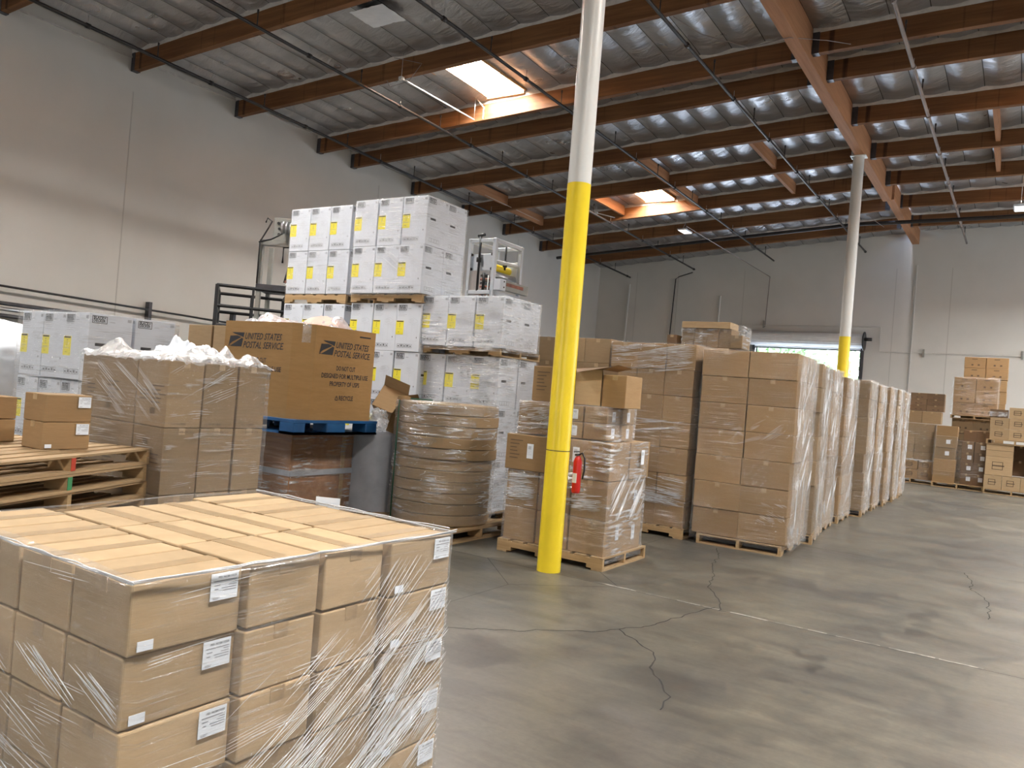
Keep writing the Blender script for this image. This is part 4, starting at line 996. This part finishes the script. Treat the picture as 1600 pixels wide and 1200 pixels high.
def fn(i, j):
    a = 2*math.pi*i/n; t = j/(m_-1); q = Vector((math.cos(a)*2, math.sin(a)*2, t*12)); rr = .592+.010*noise.noise(q)+.008*noise.noise(q*3)
    if j >= m_-2: rr *= (.985 if j == m_-2 else .80); 
    return (DC[0]+rr*math.cos(a), DC[1]+rr*math.sin(a), .16+1.315*min(1, j/(m_-2)))
mb.grid(n, m_, fn, 'film_heavy', True, None, True)
rr_ = random.Random(4)
for i in range(46):
    a0 = rr_.uniform(-2.6, .1); z = rr_.uniform(.3, 1.4); s = rr_.uniform(-.5, .5); L = rr_.uniform(.06, .22)
    mb.tube([(DC[0]+.60*math.cos(a0+L*q), DC[1]+.60*math.sin(a0+L*q), z+s*L*.5*q) for q in (0, .33, .66, 1)], .0016, 'film_fold_glint', 4, False)
o = link('stretch_wrap', mb.mesh('stretch_wrap')); tag(o, 'clear stretch wrap around the round disc stack', 'plastic wrap', 'clear stretch wraps')
mb = MB(); A = R(-88-28)
for aa in (A,):
    P = [(.2*math.cos(aa), .2*math.sin(aa), 1.482), (.585*math.cos(aa), .585*math.sin(aa), 1.482), (.603*math.cos(aa), .603*math.sin(aa), 1.46), (.603*math.cos(aa), .603*math.sin(aa), .14)]
    mb.tube([(DC[0]+p[0], DC[1]+p[1], p[2]) for p in P], .007, 'green_strap', 6)
mb.box(DC[0]+.55*math.cos(A)-.05, DC[0]+.55*math.cos(A)+.05, DC[1]+.56*math.sin(A)-.04, DC[1]+.56*math.sin(A)+.06, 1.465, 1.505, 'cardboard')
o = link('packing_strap', mb.mesh('packing_strap')); tag(o, 'dark green packing strap down the front of the disc stack', 'strap')

# --- mixed pallet beside the near post
P2X0, P2X1, P2Y0, P2Y1 = -4.50, -3.30, 6.90, 7.86
pallet((P2X0+P2X1)/2, 7.39, 0, 1.22, 1.02, 'wooden pallet on the floor directly behind the near yellow post')
def caseprint(w_, d_, h_, front=True, right=True, label='front', paper=(.60, .25)):
    mb = MB(); a = front_plane(w_, d_, h_); b_ = right_plane(w_, d_, h_)
    if front: lines(mb, a, .05, h_*.82, (.15, .11, .08, .09, .12, .10), h_*.10, .008, 'ink_brown')
    if right: lines(mb, b_, .05, h_*.62, (.12, .10, .08, .09, .11), h_*.10, .008, 'ink_brown')
    out = [('printed_text', mb.mesh('printed_text'))]
    def paperlab(pl, u0, v0, pw, phh):
        q = MB(); q.quad([pl(u0, v0), pl(u0+pw, v0), pl(u0+pw, v0+phh), pl(u0, v0+phh)], 'label_paper'); t = MB()
        pl2 = lambda u, v: tuple(x+y*1.0 for x, y in zip(pl(u, v), (0, 0, 0)))
        return q.mesh('shipping_label')
    W = w_ if label == 'front' else d_; e = .003
    pl = front_plane(w_, d_, h_, e) if label == 'front' else right_plane(w_, d_, h_, e)
    pl3 = front_plane(w_, d_, h_, e+.001) if label == 'front' else right_plane(w_, d_, h_, e+.001)
    t = MB(); u0, v0 = W*paper[0], h_*paper[1]; pw, phh = min(.075, W*.25), min(.15, h_*.62)
    for q in range(6): rect(t, pl3, u0+.015+q*.006, u0+.018+q*.006, v0+phh*.62, v0+phh*.85, 'ink_grey')
    lines(t, pl3, u0+.01, v0+phh*.5, (.04, .03, .045), .018, .003, 'ink_lightgrey')
    out.append(('shipping_label', (paperlab(pl, u0, v0, pw, phh), 'printed_text', t.mesh('printed_text'))))
    return out
G2 = 'cartons on the pallet behind the near post'
def c2(x0, x1, y0, y1, z0, z1, lab, parts=(), mat='cardboard', rz=0): carton((x0+x1)/2, (y0+y1)/2, z0, x1-x0-.008, y1-y0-.008, z1-z0-.004, rz, lab, G2, mat, parts=parts)
de = 'on pallet behind the near post'
zz = (.13, .475, .855)
for k in range(2):
    z0, z1 = zz[k], zz[k+1]; kw = ('bottom layer', 'second layer')[k]
    c2(-4.48, -4.10, 6.92, 7.38, z0, z1, f'brown case {de}, {kw}, front left'); c2(-4.09, -3.72, 6.92, 7.38, z0, z1, f'brown case {de}, {kw}, front middle')
    c2(-3.71, -3.31, 6.92, 7.36, z0, z1, f'brown case {de}, {kw}, front right corner', caseprint(.392, .432, z1-z0-.004, False, k == 0, 'right', (.55, .4)) if k == 0 else (), 'cardboard')
    c2(-3.75, -3.32, 7.37, 7.80, z0, z1, f'brown case {de}, {kw}, rear right', caseprint(.422, .422, z1-z0-.004, False, False, 'right', (.45, .3)))
    c2(-4.48, -4.0, 7.40, 7.80, z0, z1, f'brown case {de}, {kw}, rear left')
c2(-4.50, -3.88, 6.88, 7.38, .859, 1.225, f'wide brown case with white label {de}, third layer, left', caseprint(.612, .492, .362, True, False, 'front', (.42, .35)), rz=.01)
c2(-3.87, -3.31, 6.92, 7.36, .859, 1.235, f'brown case with white label {de}, third layer, corner', caseprint(.552, .432, .372, False, False, 'front', (.25, .40)))
c2(-3.75, -3.30, 7.38, 7.84, .859, 1.24, f'brown case with white label {de}, third layer, rear right', caseprint(.502, .452, .377, False, False, 'right', (.4, .4)), rz=-.02)
for k in range(2):
    z0 = 1.245+.165*k; kw = ('fourth', 'fifth')[k]
    c2(-4.42, -3.97, 6.95, 7.30, z0, z0+.163, f'small film-covered case {de}, {kw} layer, left', rz=.01); c2(-3.95, -3.67, 6.97, 7.30, z0, z0+.163, f'small film-covered case {de}, {kw} layer, middle', caseprint(.27, .32, .159, False, False, 'front', (.55, .15)))
    c2(-3.66, -3.40, 6.97, 7.27, z0, z0+.163, f'small film-covered case {de}, {kw} layer, corner', caseprint(.252, .292, .159, False, False, 'right', (.35, .15))); c2(-3.70, -3.38, 7.28, 7.56, z0, z0+.163, f'small film-covered case {de}, {kw} layer, rear right', caseprint(.312, .272, .159, False, False, 'right', (.35, .15)))
# two cartons on top, the left one open with a raised flap
c2(-4.30, -3.82, 6.98, 7.36, 1.578, 1.945, f'brown carton with printed lines {de}, on top at left', [('printed_text', caseprint(.472, .372, .363, True, False, 'front')[0][1])], 'cardboard')
o = empty('open_carton', (-3.66, 7.18, 1.578)); mb = MB(); w_, d_, h_ = .30, .34, .36; t = .005
for a in ((-w_/2, w_/2, -d_/2, -d_/2+t), (-w_/2, w_/2, d_/2-t, d_/2), (-w_/2, -w_/2+t, -d_/2, d_/2), (w_/2-t, w_/2, -d_/2, d_/2)): mb.box(*a, 0, h_, 'cardboard_light')
mb.box(-w_/2, w_/2, -d_/2, d_/2, 0, t, 'cardboard_light'); link('carton_body', mb.mesh('carton_body'), o)
mb = MB(); mb.quad([(-w_/2, -d_/2, h_), (w_/2, -d_/2, h_), (w_/2+.14, -d_/2-.12, h_+.03), (-w_/2+.06, -d_/2-.10, h_-.04)], 'cardboard_dark')
mb.quad([(w_/2, -d_/2, h_), (w_/2, d_/2, h_), (w_/2+.16, d_/2, h_+.04), (w_/2+.16, -d_/2, h_+.06)], 'cardboard'); link('raised_flap', mb.mesh('raised_flap'), o)
tag(o, 'open brown carton with a dark raised flap on top behind the near post', 'box')
c2(-3.50, -3.24, 7.00, 7.38, 1.578, 1.90, f'plain closed brown carton {de}, on top at right', (), 'cardboard')
wrap('shiny stretch wrap around the lower cases on the pallet behind the near post', -4.49, -3.31, 6.91, 7.80, .06, 1.24, 'film_heavy', off=.012, amp=.008, rim=0, seed=22,
     folds=[folds_x(-3.285, 6.95, 7.75, .45, .95, 60, .85, seed=51, length=(.3, .7), r=(.0012, .0035)), folds_y(6.89, -4.45, -4.1, .5, .82, 110, .05, seed=52, length=(.1, .3), r=(.001, .004)), folds_y(6.89, -3.7, -3.35, .55, .72, 50, .12, seed=53, length=(.1, .3), r=(.001, .004))])
wrap('bunched stretch wrap around the small upper cases behind the near post', -4.42, -3.38, 6.95, 7.57, 1.24, 1.575, 'film_heavy', off=.012, amp=.012, rim=.05, seed=23,
     folds=[folds_y(6.93, -4.4, -4.0, 1.28, 1.55, 60, .15, seed=54, length=(.05, .2), r=(.001, .003)), folds_y(6.925, -4.42, -3.38, 1.30, 1.36, 8, .02, seed=55, length=(.5, 1.0), r=(.003, .006))])

# --- tall carton stacks behind it
stack('wrapped stack behind the mixed pallet', 'cartons of the stack behind the mixed pallet', -4.60, 9.38, .13, 3, 2, 7, .385, .45, .326, keep=lambda i, j, k: j == 0 or i == 2, jit=.008)
pallet(-4.03, 9.85, 0, 1.2, 1.0, 'wooden pallet under the stack behind the mixed pallet')
wrap('shiny stretch wrap around the stack behind the mixed pallet', -4.60, -3.445, 9.38, 10.28, .08, 2.42, 'film', off=.012, amp=.010, rim=.06, seed=24,
     folds=[folds_y(9.36, -4.6, -3.45, 2.05, 2.4, 120, .1, seed=56, length=(.15, .6), r=(.001, .003)), folds_y(9.36, -4.2, -3.45, .4, .75, 90, -.05, seed=57, length=(.2, .6), r=(.0015, .004)), folds_y(9.36, -4.3, -3.45, 1.3, 1.45, 20, .1, seed=58, length=(.2, .6), r=(.0015, .004))])
stack('second wrapped stack left of it', 'cartons of the second stack behind', -5.80, 9.45, .13, 3, 1, 7, .385, .6, .332, jit=.008, mat='cardboard_grey', adj='brown carton behind the white pile')
pallet(-5.22, 9.75, 0, 1.2, 1.0, 'wooden pallet under the second stack behind the white pile')
# upper cartons peeking over these stacks
stack('far tall stack peeking over the middle', 'cartons of the far middle stack', -5.55, 12.0, .13, 4, 1, 8, .42, .5, .306, jit=.008, mat='cardboard_light', adj='pale brown carton')
pallet(-4.72, 12.25, 0, 1.7, 1.0, 'wooden pallet under the far middle stack')
z1 = .13+8*.306
stack('small wrapped load on top of the far middle stack', 'cartons of the small top load', -4.68, 12.05, z1+.004, 4, 1, 1, .20, .4, .30, jit=.004, mat='cardboard_grey', zword=['lower'], adj='narrow carton')
carton(-4.28, 12.2, z1+.306, .78, .42, .10, 0, 'flat tray carton on top of the small wrapped top load', 'cartons of the small top load', 'cardboard_light')
carton(-3.78, 12.2, z1+.004, .18, .4, .20, 0, 'small low carton at the right end of the top load', 'cartons of the small top load', 'cardboard_grey')
carton(-4.85, 12.2, z1+.004, .16, .3, .19, 0, 'small dark carton left of the top load', 'cartons of the small top load', 'cardboard_dark')
wrap('white crumpled stretch wrap around the small top load', -4.66, -3.70, 12.02, 12.42, z1+.01, z1+.36, 'film_heavy', off=.012, amp=.02, rim=0, seed=25, folds=[folds_y(12.0, -4.6, -4.3, z1+.03, z1+.33, 40, .1, seed=59, length=(.05, .15), r=(.001, .004))])

# --- aisle row
rowx = -2.27
def bulge_side(nrm, p, z): return .035*max(0, noise.noise(Vector((p.y*2.2, z*1.3, 5))))+.02 if nrm.x > .5 else 0
names = ['first', 'second', 'third', 'fourth', 'fifth', 'sixth', 'seventh', 'eighth', 'ninth']
rows_ = [(9.40, 1.14, -2.21, 7, .319, 2, 2.5), (10.64, .98, -2.19, 7, .315, 2, 6.5), (11.88, .94, -2.335, 7, .316, 1, 2.5), (13.12, 1.1, -2.345, 7, .309, 1, 1.5), (14.45, 1.02, -2.215, 7, .313, 1, 3), (15.62, .98, -2.225, 7, .310, 1, 2.5),
         (16.74, .98, -2.19, 7, .312, 1, 3), (17.86, .98, -2.175, 7, .313, 1, 3), (18.98, .98, -2.20, 7, .312, 1, 2)]
for n_, (y0, dp, x1, nl, hh, ncol, rdeg) in enumerate(rows_):
    before = set(C.objects)
    desc = f'{names[n_]} pallet of the aisle row'; bw = .56 if n_ == 0 else .5
    stack(desc, 'cartons of the aisle row', x1-2*bw+(bw if ncol == 1 else 0), y0, .125, ncol, 2 if n_ < 2 else 1, nl, bw, dp/2 if n_ < 2 else dp, hh, keep=(lambda i, j, k: j == 0 or i == 1 or k == 6) if ncol == 2 else None, cols=(['left', 'right'] if ncol == 2 else ['']), jit=.012 if n_ else .008, mat='cardboard' if n_ % 3 != 1 else 'cardboard_grey')
    pallet(x1-.49 if n_ else x1-.54, y0+dp/2, 0, dp+.02, 1.0, f'wooden pallet under the {names[n_]} load of the aisle row, counted from the camera', R(90), slats=6, H=.12, group='pallets of the aisle row')
    zt = .125+nl*hh
    fo = [folds_x(x1+.045, y0+.05, y0+dp-.05, .3, zt-.1, 22, .75, seed=70+n_, length=(.15, .6), r=(.001, .003)), folds_x(x1+.04, y0+.05, y0+dp-.05, .3, zt-.05, 12, 1.4, seed=90+n_, length=(.2, .7), r=(.001, .003))]
    if n_ == 0: fo += [folds_y(y0-.02, x1-.5, x1-.1, 1.3, 1.6, 10, .6, seed=66, length=(.1, .35), r=(.001, .0022)), folds_y(y0-.02, x1-.75, x1-.3, 1.2, 1.45, 8, .25, seed=67, length=(.2, .5), r=(.001, .002)), folds_y(y0-.02, x1-.35, x1, .2, .6, 24, -.35, seed=68, length=(.05, .2), r=(.0008, .0018))]
    wrap(f'whitish stretch wrap around the {names[n_]} pallet load of the aisle row', x1-2*bw, x1, y0, y0+dp, .06, zt+.01, 'film_fine' if n_ == 0 else 'film', off=.012, amp=.008, rim=.04, seed=30+n_, bulge=bulge_side, folds=fo, step=.06, vfreq=7)
    # denser film bunched on the aisle side
    mb = MB()
    def fn(i, j, n_=n_, y0=y0, dp=dp, x1=x1, zt=zt):
        y = y0+.02+(dp-.04)*i/14; z = .1+(zt-.1)*j/40; q = Vector((y*3, z*2.2, n_)); return (x1+.028+.03*noise.noise(q)+.02*noise.noise(q*3)+.02*math.sin(math.pi*i/14), y, z)
    mb.grid(15, 41, fn, 'film_side'); o = link('stretch_wrap', mb.mesh('stretch_wrap')); tag(o, f'dense whitish film layer on the aisle side of the {names[n_]} row pallet', 'plastic wrap', 'dense film on the aisle side')
    pv = Vector((x1, y0, 0)); Rz = Matrix.Rotation(R(rdeg), 3, 'Z')
    for q in list(C.objects):
        if q not in before and q.parent is None:
            q.location = Rz @ (Vector(q.location)-pv) + pv; q.rotation_euler[2] += R(rdeg)

# --- far stacks at the right, before the back wall
def far(desc, grp, x0, y0, z0, nx, nz, w_, d_, h_, mat, **k): stack(desc, grp, x0, y0, z0, nx, 1, nz, w_, d_, h_, mat, jit=.008, **k)
def dots(w_, d_, h_):
    mb = MB(); f = front_plane(w_, d_, h_, .003)
    for u in (.33, .62): rect(mb, f, w_*u, w_*u+.05, h_*.22, h_*.36, 'ink_brown')
    rect(mb, f, w_*.35, w_*.6, h_*.80, h_*.86, 'ink_brown'); return [('printed_mark', mb.mesh('printed_mark'))]
def squares(w_, d_, h_):
    mb = MB(); f = front_plane(w_, d_, h_, .003); frame(mb, f, w_*.25, w_*.65, h_*.30, h_*.72, .014, 'ink_brown'); rect(mb, f, w_*.25, w_*.7, h_*.48, h_*.54, 'ink_brown'); return [('printed_mark', mb.mesh('printed_mark'))]
def wlab(w_, d_, h_):
    mb = MB(); f = front_plane(w_, d_, h_, .004); rect(mb, f, w_*.5, w_*.5+.10, h_*.35, h_*.35+.11, 'label_paper'); return [('white_label', mb.mesh('white_label'))]
FY = 24.4
gA = 'cartons of the far left stack by the back wall'
far('far stack nearest the aisle row', gA, -3.15, FY, .13, 3, 2, .385, .5, .255, 'cardboard', parts=squares(.379, .494, .252), zword=['bottom', 'second'])
far('far stack nearest the aisle row, above white film', gA, -3.0, FY+.1, .66, 2, 5, .48, .5, .20, 'cardboard_grey', zword=['third', 'fourth', 'fifth', 'sixth', 'seventh'])
far('far stack nearest the aisle row, upper part', gA, -2.85, FY+.15, 1.665, 2, 1, .47, .5, .34, 'cardboard_grey', zword=['eighth'])
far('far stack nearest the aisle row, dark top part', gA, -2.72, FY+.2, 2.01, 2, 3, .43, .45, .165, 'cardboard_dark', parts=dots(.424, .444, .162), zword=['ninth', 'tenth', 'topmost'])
pallet(-2.55, FY+.5, 0, 1.0, 1.2, 'wooden pallet under the far stack nearest the aisle row', R(90))
sheet('plastic_film', -3.15, -2.0, FY-.05, FY+.6, .645, .03, 'film_crumple', 'white film rim across the far stack nearest the aisle row', 'plastic film', drop=.05, n=40)
wrap('clear stretch wrap around the far stack nearest the aisle row', -3.1, -2.03, FY+.02, FY+.6, .1, 1.66, 'film', off=.03, amp=.01, rim=0, seed=41, step=.08)
gB = 'dark cartons of the far middle stacks'
far('far second stack from the aisle row', gB, -1.98, FY-.3, .13, 1, 2, .52, .5, .31, 'cardboard', zword=['bottom', 'second'])
far('far second stack from the aisle row', gB, -1.98, FY-.25, .75, 1, 2, .50, .5, .31, 'cardboard_grey', parts=wlab(.494, .494, .307), zword=['third', 'fourth'])
carton(-1.72, FY, 1.375, .50, .45, .27, 0, 'single brown carton on top of the far second stack from the aisle row', gB, 'cardboard')
far('far third stack in shadow', gB, -1.36, FY-.1, .13, 2, 4, .29, .5, .285, 'cardboard_dark', parts=wlab(.284, .494, .282), zword=['bottom', 'second', 'third', 'fourth'])  # shadow on this stack is put into the darker cardboard colour
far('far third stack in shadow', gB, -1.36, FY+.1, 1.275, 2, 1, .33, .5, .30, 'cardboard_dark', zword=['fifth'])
pallet(-1.4, FY+.15, 0, 1.0, 1.2, 'dark pallet under the far shadowed stacks', R(90))
wrap('clear stretch wrap slanting over the far shadowed stacks', -1.98, -.78, FY-.28, FY+.4, .3, 1.3, 'film', off=.03, amp=.01, rim=0, seed=42, step=.08)
gC = 'cartons of the tallest far stack'
CY = 25.35
pallet(-1.1, CY+.5, 0, 1.2, 1.0, 'wooden pallet on the floor under the tallest far stack')
far('tallest far stack, lower load', gC, -1.72, CY, .13, 2, 5, .53, .6, .35, 'cardboard_grey', zword=LW, parts=dots(.524, .594, .347))
pallet(-1.17, CY+.35, 1.882, .9, 1.16, 'wooden pallet between the loads of the tallest far stack', R(90), H=.10, slats=6)
far('tallest far stack, middle load', gC, -1.72, CY, 1.985, 2, 3, .535, .5, .352, 'cardboard', zword=['lower', 'middle', 'upper'], parts=dots(.529, .494, .349))
far('tallest far stack, rear top load', gC, -1.55, CY+.65, 3.045, 2, 2, .54, .5, .31, 'cardboard', zword=['lower', 'topmost'], parts=dots(.534, .494, .307))
far('tallest far stack, rear load under the top', gC, -1.55, CY+.65, .13, 2, 9, .54, .5, .323, 'cardboard', zword=LW)
wrap('whitish stretch wrap around the middle load of the tallest far stack', -1.72, -.65, CY, CY+.5, 1.99, 3.05, 'film', off=.014, amp=.02, rim=.03, seed=43, step=.08)
gD = 'pale cartons of the far right stacks'
pallet(-.17, FY-.1, 0, 1.0, 1.24, 'pale wooden pallet on the floor under the far right stack', R(90), slats=6)
far('far right stack on the floor pallet', gD, -.79, FY-.58, .13, 3, 1, .40, .5, .35, 'cardboard_light', zword=['bottom'], parts=squares(.394, .494, .347))
carton(-.48, FY-.33, .485, .60, .5, .48, 0, 'large pale carton, far right stack, left of the dark gap', gD, 'cardboard_light', parts=squares(.6, .5, .48))
carton(-.48, FY-.33, .97, .60, .5, .15, 0, 'flat pale carton, far right stack, above the large one', gD, 'cardboard_light')
carton(-.48, FY-.33, 1.125, .60, .5, .15, 0, 'flat pale carton, far right stack, directly under the upper pallet', gD, 'cardboard_light')
far('far right stack, right of the dark gap', gD, .12, FY-.58, .485, 1, 3, .45, .5, .26, 'cardboard_light', zword=['second', 'third', 'fourth'], parts=squares(.444, .494, .257))
pallet(-.17, FY-.12, 1.28, 1.0, 1.26, 'pale wooden pallet holding the upper load of the far right stack', R(90), slats=6, H=.12)
for k in range(2): carton(-.03, FY+.22, .485+.395*k, .34, .4, .39, 0, 'added dark carton standing for shade in the far right stack gap, ' + ('lower', 'upper')[k], gD, 'cardboard_dark')  # added cartons; their dark colour stands in for shade in the gap
far('far right stack, upper load', gD, -.74, FY-.55, 1.402, 3, 2, .42, .45, .285, 'cardboard_light', zword=['lower', 'middle'], parts=squares(.414, .444, .282))
carton(-.14, FY-.32, 1.975, .40, .4, .27, 0, 'pale carton on top of the far right stack', gD, 'cardboard_light', parts=squares(.40, .4, .27))
o = empty('open_carton', (-.56, FY-.32, 1.975)); mb = MB(); w_, d_, h_ = .40, .4, .2
for a in ((-w_/2, w_/2, -d_/2, -d_/2+.006), (-w_/2, w_/2, d_/2-.006, d_/2), (-w_/2, -w_/2+.006, -d_/2, d_/2), (w_/2-.006, w_/2, -d_/2, d_/2)): mb.box(*a, 0, h_, 'cardboard_dark')
mb.box(-w_/2, w_/2, -d_/2, d_/2, 0, .005, 'cardboard_dark'); link('carton_body', mb.mesh('carton_body'), o); mb = MB(); mb.grid(10, 5, lambda i, j: (-w_/2-.02+.045*i, -d_/2-.02-.02*noise.noise(Vector((i, j, 1))), .02+.03*j+.02*noise.noise(Vector((i, j, 7)))), 'film_crumple'); link('plastic_scrap', mb.mesh('plastic_scrap'), o)
tag(o, 'open dark carton with white plastic on the far right stack', 'box')

# --- railing, machines and wall pipes at left
mb = MB()
o = empty('metal_platform', (0, 0, 0))
A_, B_ = (-11.33, 8.22), (-10.70, 9.05)     # front rail ends
Z0, Z1 = 0.0, 3.02
def bar(p, q, r, mat, nm, par):
    mb = MB(); mb.tube([p, q], r, mat, 4, sm=False); link(nm, mb.mesh(nm), par)
import itertools
Cn = (-12.6, 9.6)
cor = [(-11.33, 8.22), (-10.62, 9.12), (-11.9, 10.1), (-12.6, 9.2)]
for i in range(4):
    a, b_ = cor[i], cor[(i+1) % 4]
    for z in (3.02, 2.68, 2.36): bar((*a, z), (*b_, z+(.10 if False else 0)), .028, 'black_paint', 'rail', o)
    bar((*a, 0), (*a, 3.03), .038, 'black_paint', 'upright', o); mx_ = ((a[0]+b_[0])/2, (a[1]+b_[1])/2); bar((*mx_, 2.2), (*mx_, 3.02), .026, 'black_paint', 'baluster', o)
mb = MB(); mb.quad([(*c, 2.2) for c in cor], 'black_paint'); mb.quad([(*c, 2.15) for c in cor], 'black_paint'); link('deck_plate', mb.mesh('deck_plate'), o)
tag(o, 'black metal platform with square railing behind the postal box', 'platform')
# grey machine partly hidden by the left white pile
o = empty('grey_machine', (-11.35, 9.55, 0)); o.rotation_euler = (0, 0, R(38))
def mbox(nm, a, mat, bev=.006):
    mb = MB(); mb.box(*a, mat); link(nm, smooth_bevel(mb.mesh(nm), bev), o)
mbox('frame_post', (-.42, -.34, -.06, .02, 0, 3.98), 'grey_metal'); mbox('frame_post', (.62, .70, -.06, .02, 0, 3.98), 'grey_metal'); mbox('frame_post', (-.42, -.34, .7, .78, 0, 3.98), 'grey_metal')
mbox('cross_beam', (-.42, .75, -.07, .03, 3.90, 4.0), 'grey_metal'); mbox('side_plate', (-.20, .75, -.03, .02, 4.0, 4.42), 'grey_metal'); mbox('tray', (-.42, .75, -.1, .7, 3.10, 3.2), 'dark_steel')
mb = MB()
for i in range(4): mb.tube([(-.02+.07*i, -.2, 4.22), (-.02+.07*i+.035, -.2, 4.22)], .11, 'steel', 18)
link('roller', mb.mesh('roller'), o)
mb = MB()
for x, z in ((-.1, 4.12), (-.1, 4.22), (-.12, 4.32)): mb.tube([(x, -.05, z), (x, -.02, z)], .025, 'black_paint', 12)
link('knob', mb.mesh('knob'), o)
mb = MB(); mb.tube([(-.33, -.1, 4.30), (-.30, -.12, 4.38), (-.22, -.1, 4.33), (-.28, -.1, 4.2), (-.40, -.12, 3.95), (-.40, -.12, 3.2)], .014, 'black_paint', 6); mb.tube([(-.42, -.12, 3.94), (-.2, -.16, 4.0), (.0, -.2, 4.12)], .014, 'black_paint', 6); link('cable', mb.mesh('cable'), o)
mb = MB()
for i in range(9): mb.box(.12+.012*i-.03, .34, -.15, .0, 3.25+.075*i, 3.29+.075*i, 'dark_steel' if i % 2 else 'copper_roll')
mb.tube([(.08, -.12, 3.25), (.22, -.12, 3.95)], .02, 'black_paint', 6); mb.tube([(.02, -.12, 3.6), (.02, -.12, 3.88), (.3, -.12, 3.9)], .018, 'black_paint', 6); link('winding_unit', mb.mesh('winding_unit'), o)
tag(o, 'tall grey roller machine with black cables left of the white piles', 'machine')
# white framed machine above the right white pile
o = empty('white_machine', (-8.35, 11.5, 0))
t = .035
for x, y in ((-.27, 0), (.27, 0), (.27, .85), (-.27, .85)): mbox('frame_post', (x-t, x+t, y-t, y+t, 0, 4.35), 'machine_white')
for z in (3.38, 4.31):
    mbox('frame_beam', (-.27, .27, -t, t, z-t, z+t), 'machine_white'); mbox('frame_beam', (-.27, .27, .85-t, .85+t, z-t, z+t), 'machine_white')
    mbox('frame_beam', (.27-t, .27+t, 0, .85, z-t, z+t), 'machine_white'); mbox('frame_beam', (-.27-t, -.27+t, 0, .85, z-t, z+t), 'machine_white')
mbox('side_plate', (-.25, .25, .04, .06, 3.78, 4.08), 'machine_white'); mbox('side_plate', (-.12, .24, .8, .82, 3.70, 4.05), 'machine_white')
mb = MB(); mb.tube([(-.05, -.02, 3.40), (-.05, -.02, 4.38)], .022, 'black_paint', 8); mb.tube([(-.05, -.03, 3.92), (-.05, -.03, 4.0)], .045, 'black_paint', 10); mb.tube([(-.12, 0, 4.40), (.02, 0, 4.42)], .03, 'black_paint', 8); link('lead_screw', mb.mesh('lead_screw'), o)
mb = MB(); mb.tube([(.20, .45, 3.85), (.20, .45, 4.33)], .018, 'black_paint', 8); mb.tube([(.2, .45, 3.9), (.2, .45, 4.02)], .04, 'dark_steel', 10); link('lead_screw', mb.mesh('lead_screw'), o)
mb = MB(); mb.tube([(.22, .02, 3.95), (.22, .82, 3.98)], .035, 'white_paint', 14); link('white_roller', mb.mesh('white_roller'), o)
mb = MB(); mb.tube([(.12, .08, 3.86), (.12, .7, 3.86)], .07, 'yellow_paint', 18); link('yellow_roller', mb.mesh('yellow_roller'), o)
mb = MB(); mb.tube([(.18, .08, 3.72), (.18, .78, 3.72)], .07, 'steel', 18); link('steel_roller', mb.mesh('steel_roller'), o)
mb = MB()
for i in range(11): mb.tube([(-.02, .3, 3.0+.07*i), (-.02, .3, 3.03+.07*i)], .17, 'copper_roll' if i % 2 else 'dark_steel', 16)
mb.tube([(-.02, .12, 3.0), (-.02, .12, 3.75)], .025, 'black_paint', 8); mb.tube([(.1, .1, 3.0), (.1, .1, 3.7)], .014, 'white_paint', 8); link('cooling_stack', mb.mesh('cooling_stack'), o)
mbox('control_box', (.29, .45, -.02, .16, 3.42, 3.62), 'white_box'); mbox('panel_rail', (.34, .42, .16, .95, 3.44, 3.62), 'grey_metal')
mb = MB(); mb.box(.418, .425, .22, .78, 3.52, 3.58, 'copper_roll'); link('red_strip', mb.mesh('red_strip'), o)
mb = MB()
for x, z in ((-.25, 4.06), (.23, 4.06), (-.25, 3.80), (.23, 3.80)): mb.tube([(x, .03, z), (x, -.02, z)], .03, 'black_paint', 10)
for y, z in ((.1, 3.58), (.1, 3.48)): mb.tube([(.45, y, z), (.458, y, z)], .015, 'black_paint', 10)
link('knob', mb.mesh('knob'), o)
tag(o, 'white framed machine with yellow and steel rollers above the right white pile', 'machine')
# rail and pipes along the left wall
mb = MB(); mb.tube([(XL+.12, 3.0, 2.90), (XL+.12, 6.98, 2.83), (XL+.12, 12.5, 2.70)], .022, 'black_paint', 8)
o = link('wall_rail', mb.mesh('wall_rail')); tag(o, 'thin black rail pipe running along the left wall', 'pipe')
for y in (9.9, 12.05):
    mb = MB(); mb.box(XL, XL+.14, y-.035, y+.035, 2.3, 2.93, 'dark_steel'); o = link('rail_bracket', mb.mesh('rail_bracket')); tag(o, 'dark upright bracket of the left wall rail, ' + ('nearer one' if y < 11 else 'farther one'), 'bracket', 'brackets of the left wall rail')
for i, z in enumerate((2.50, 2.40, 2.28)):
    mb = MB(); mb.tube([(XL+.22, 2.5, z+.06), (XL+.22, 9.3-.3*i, z-.02)], .038, 'dark_steel' if i != 1 else 'steel', 8)
    o = link('wall_pipe', mb.mesh('wall_pipe')); tag(o, ('upper', 'middle', 'lower')[i] + ' dark pipe stored along the left wall at the view edge', 'pipe', 'pipes along the left wall')
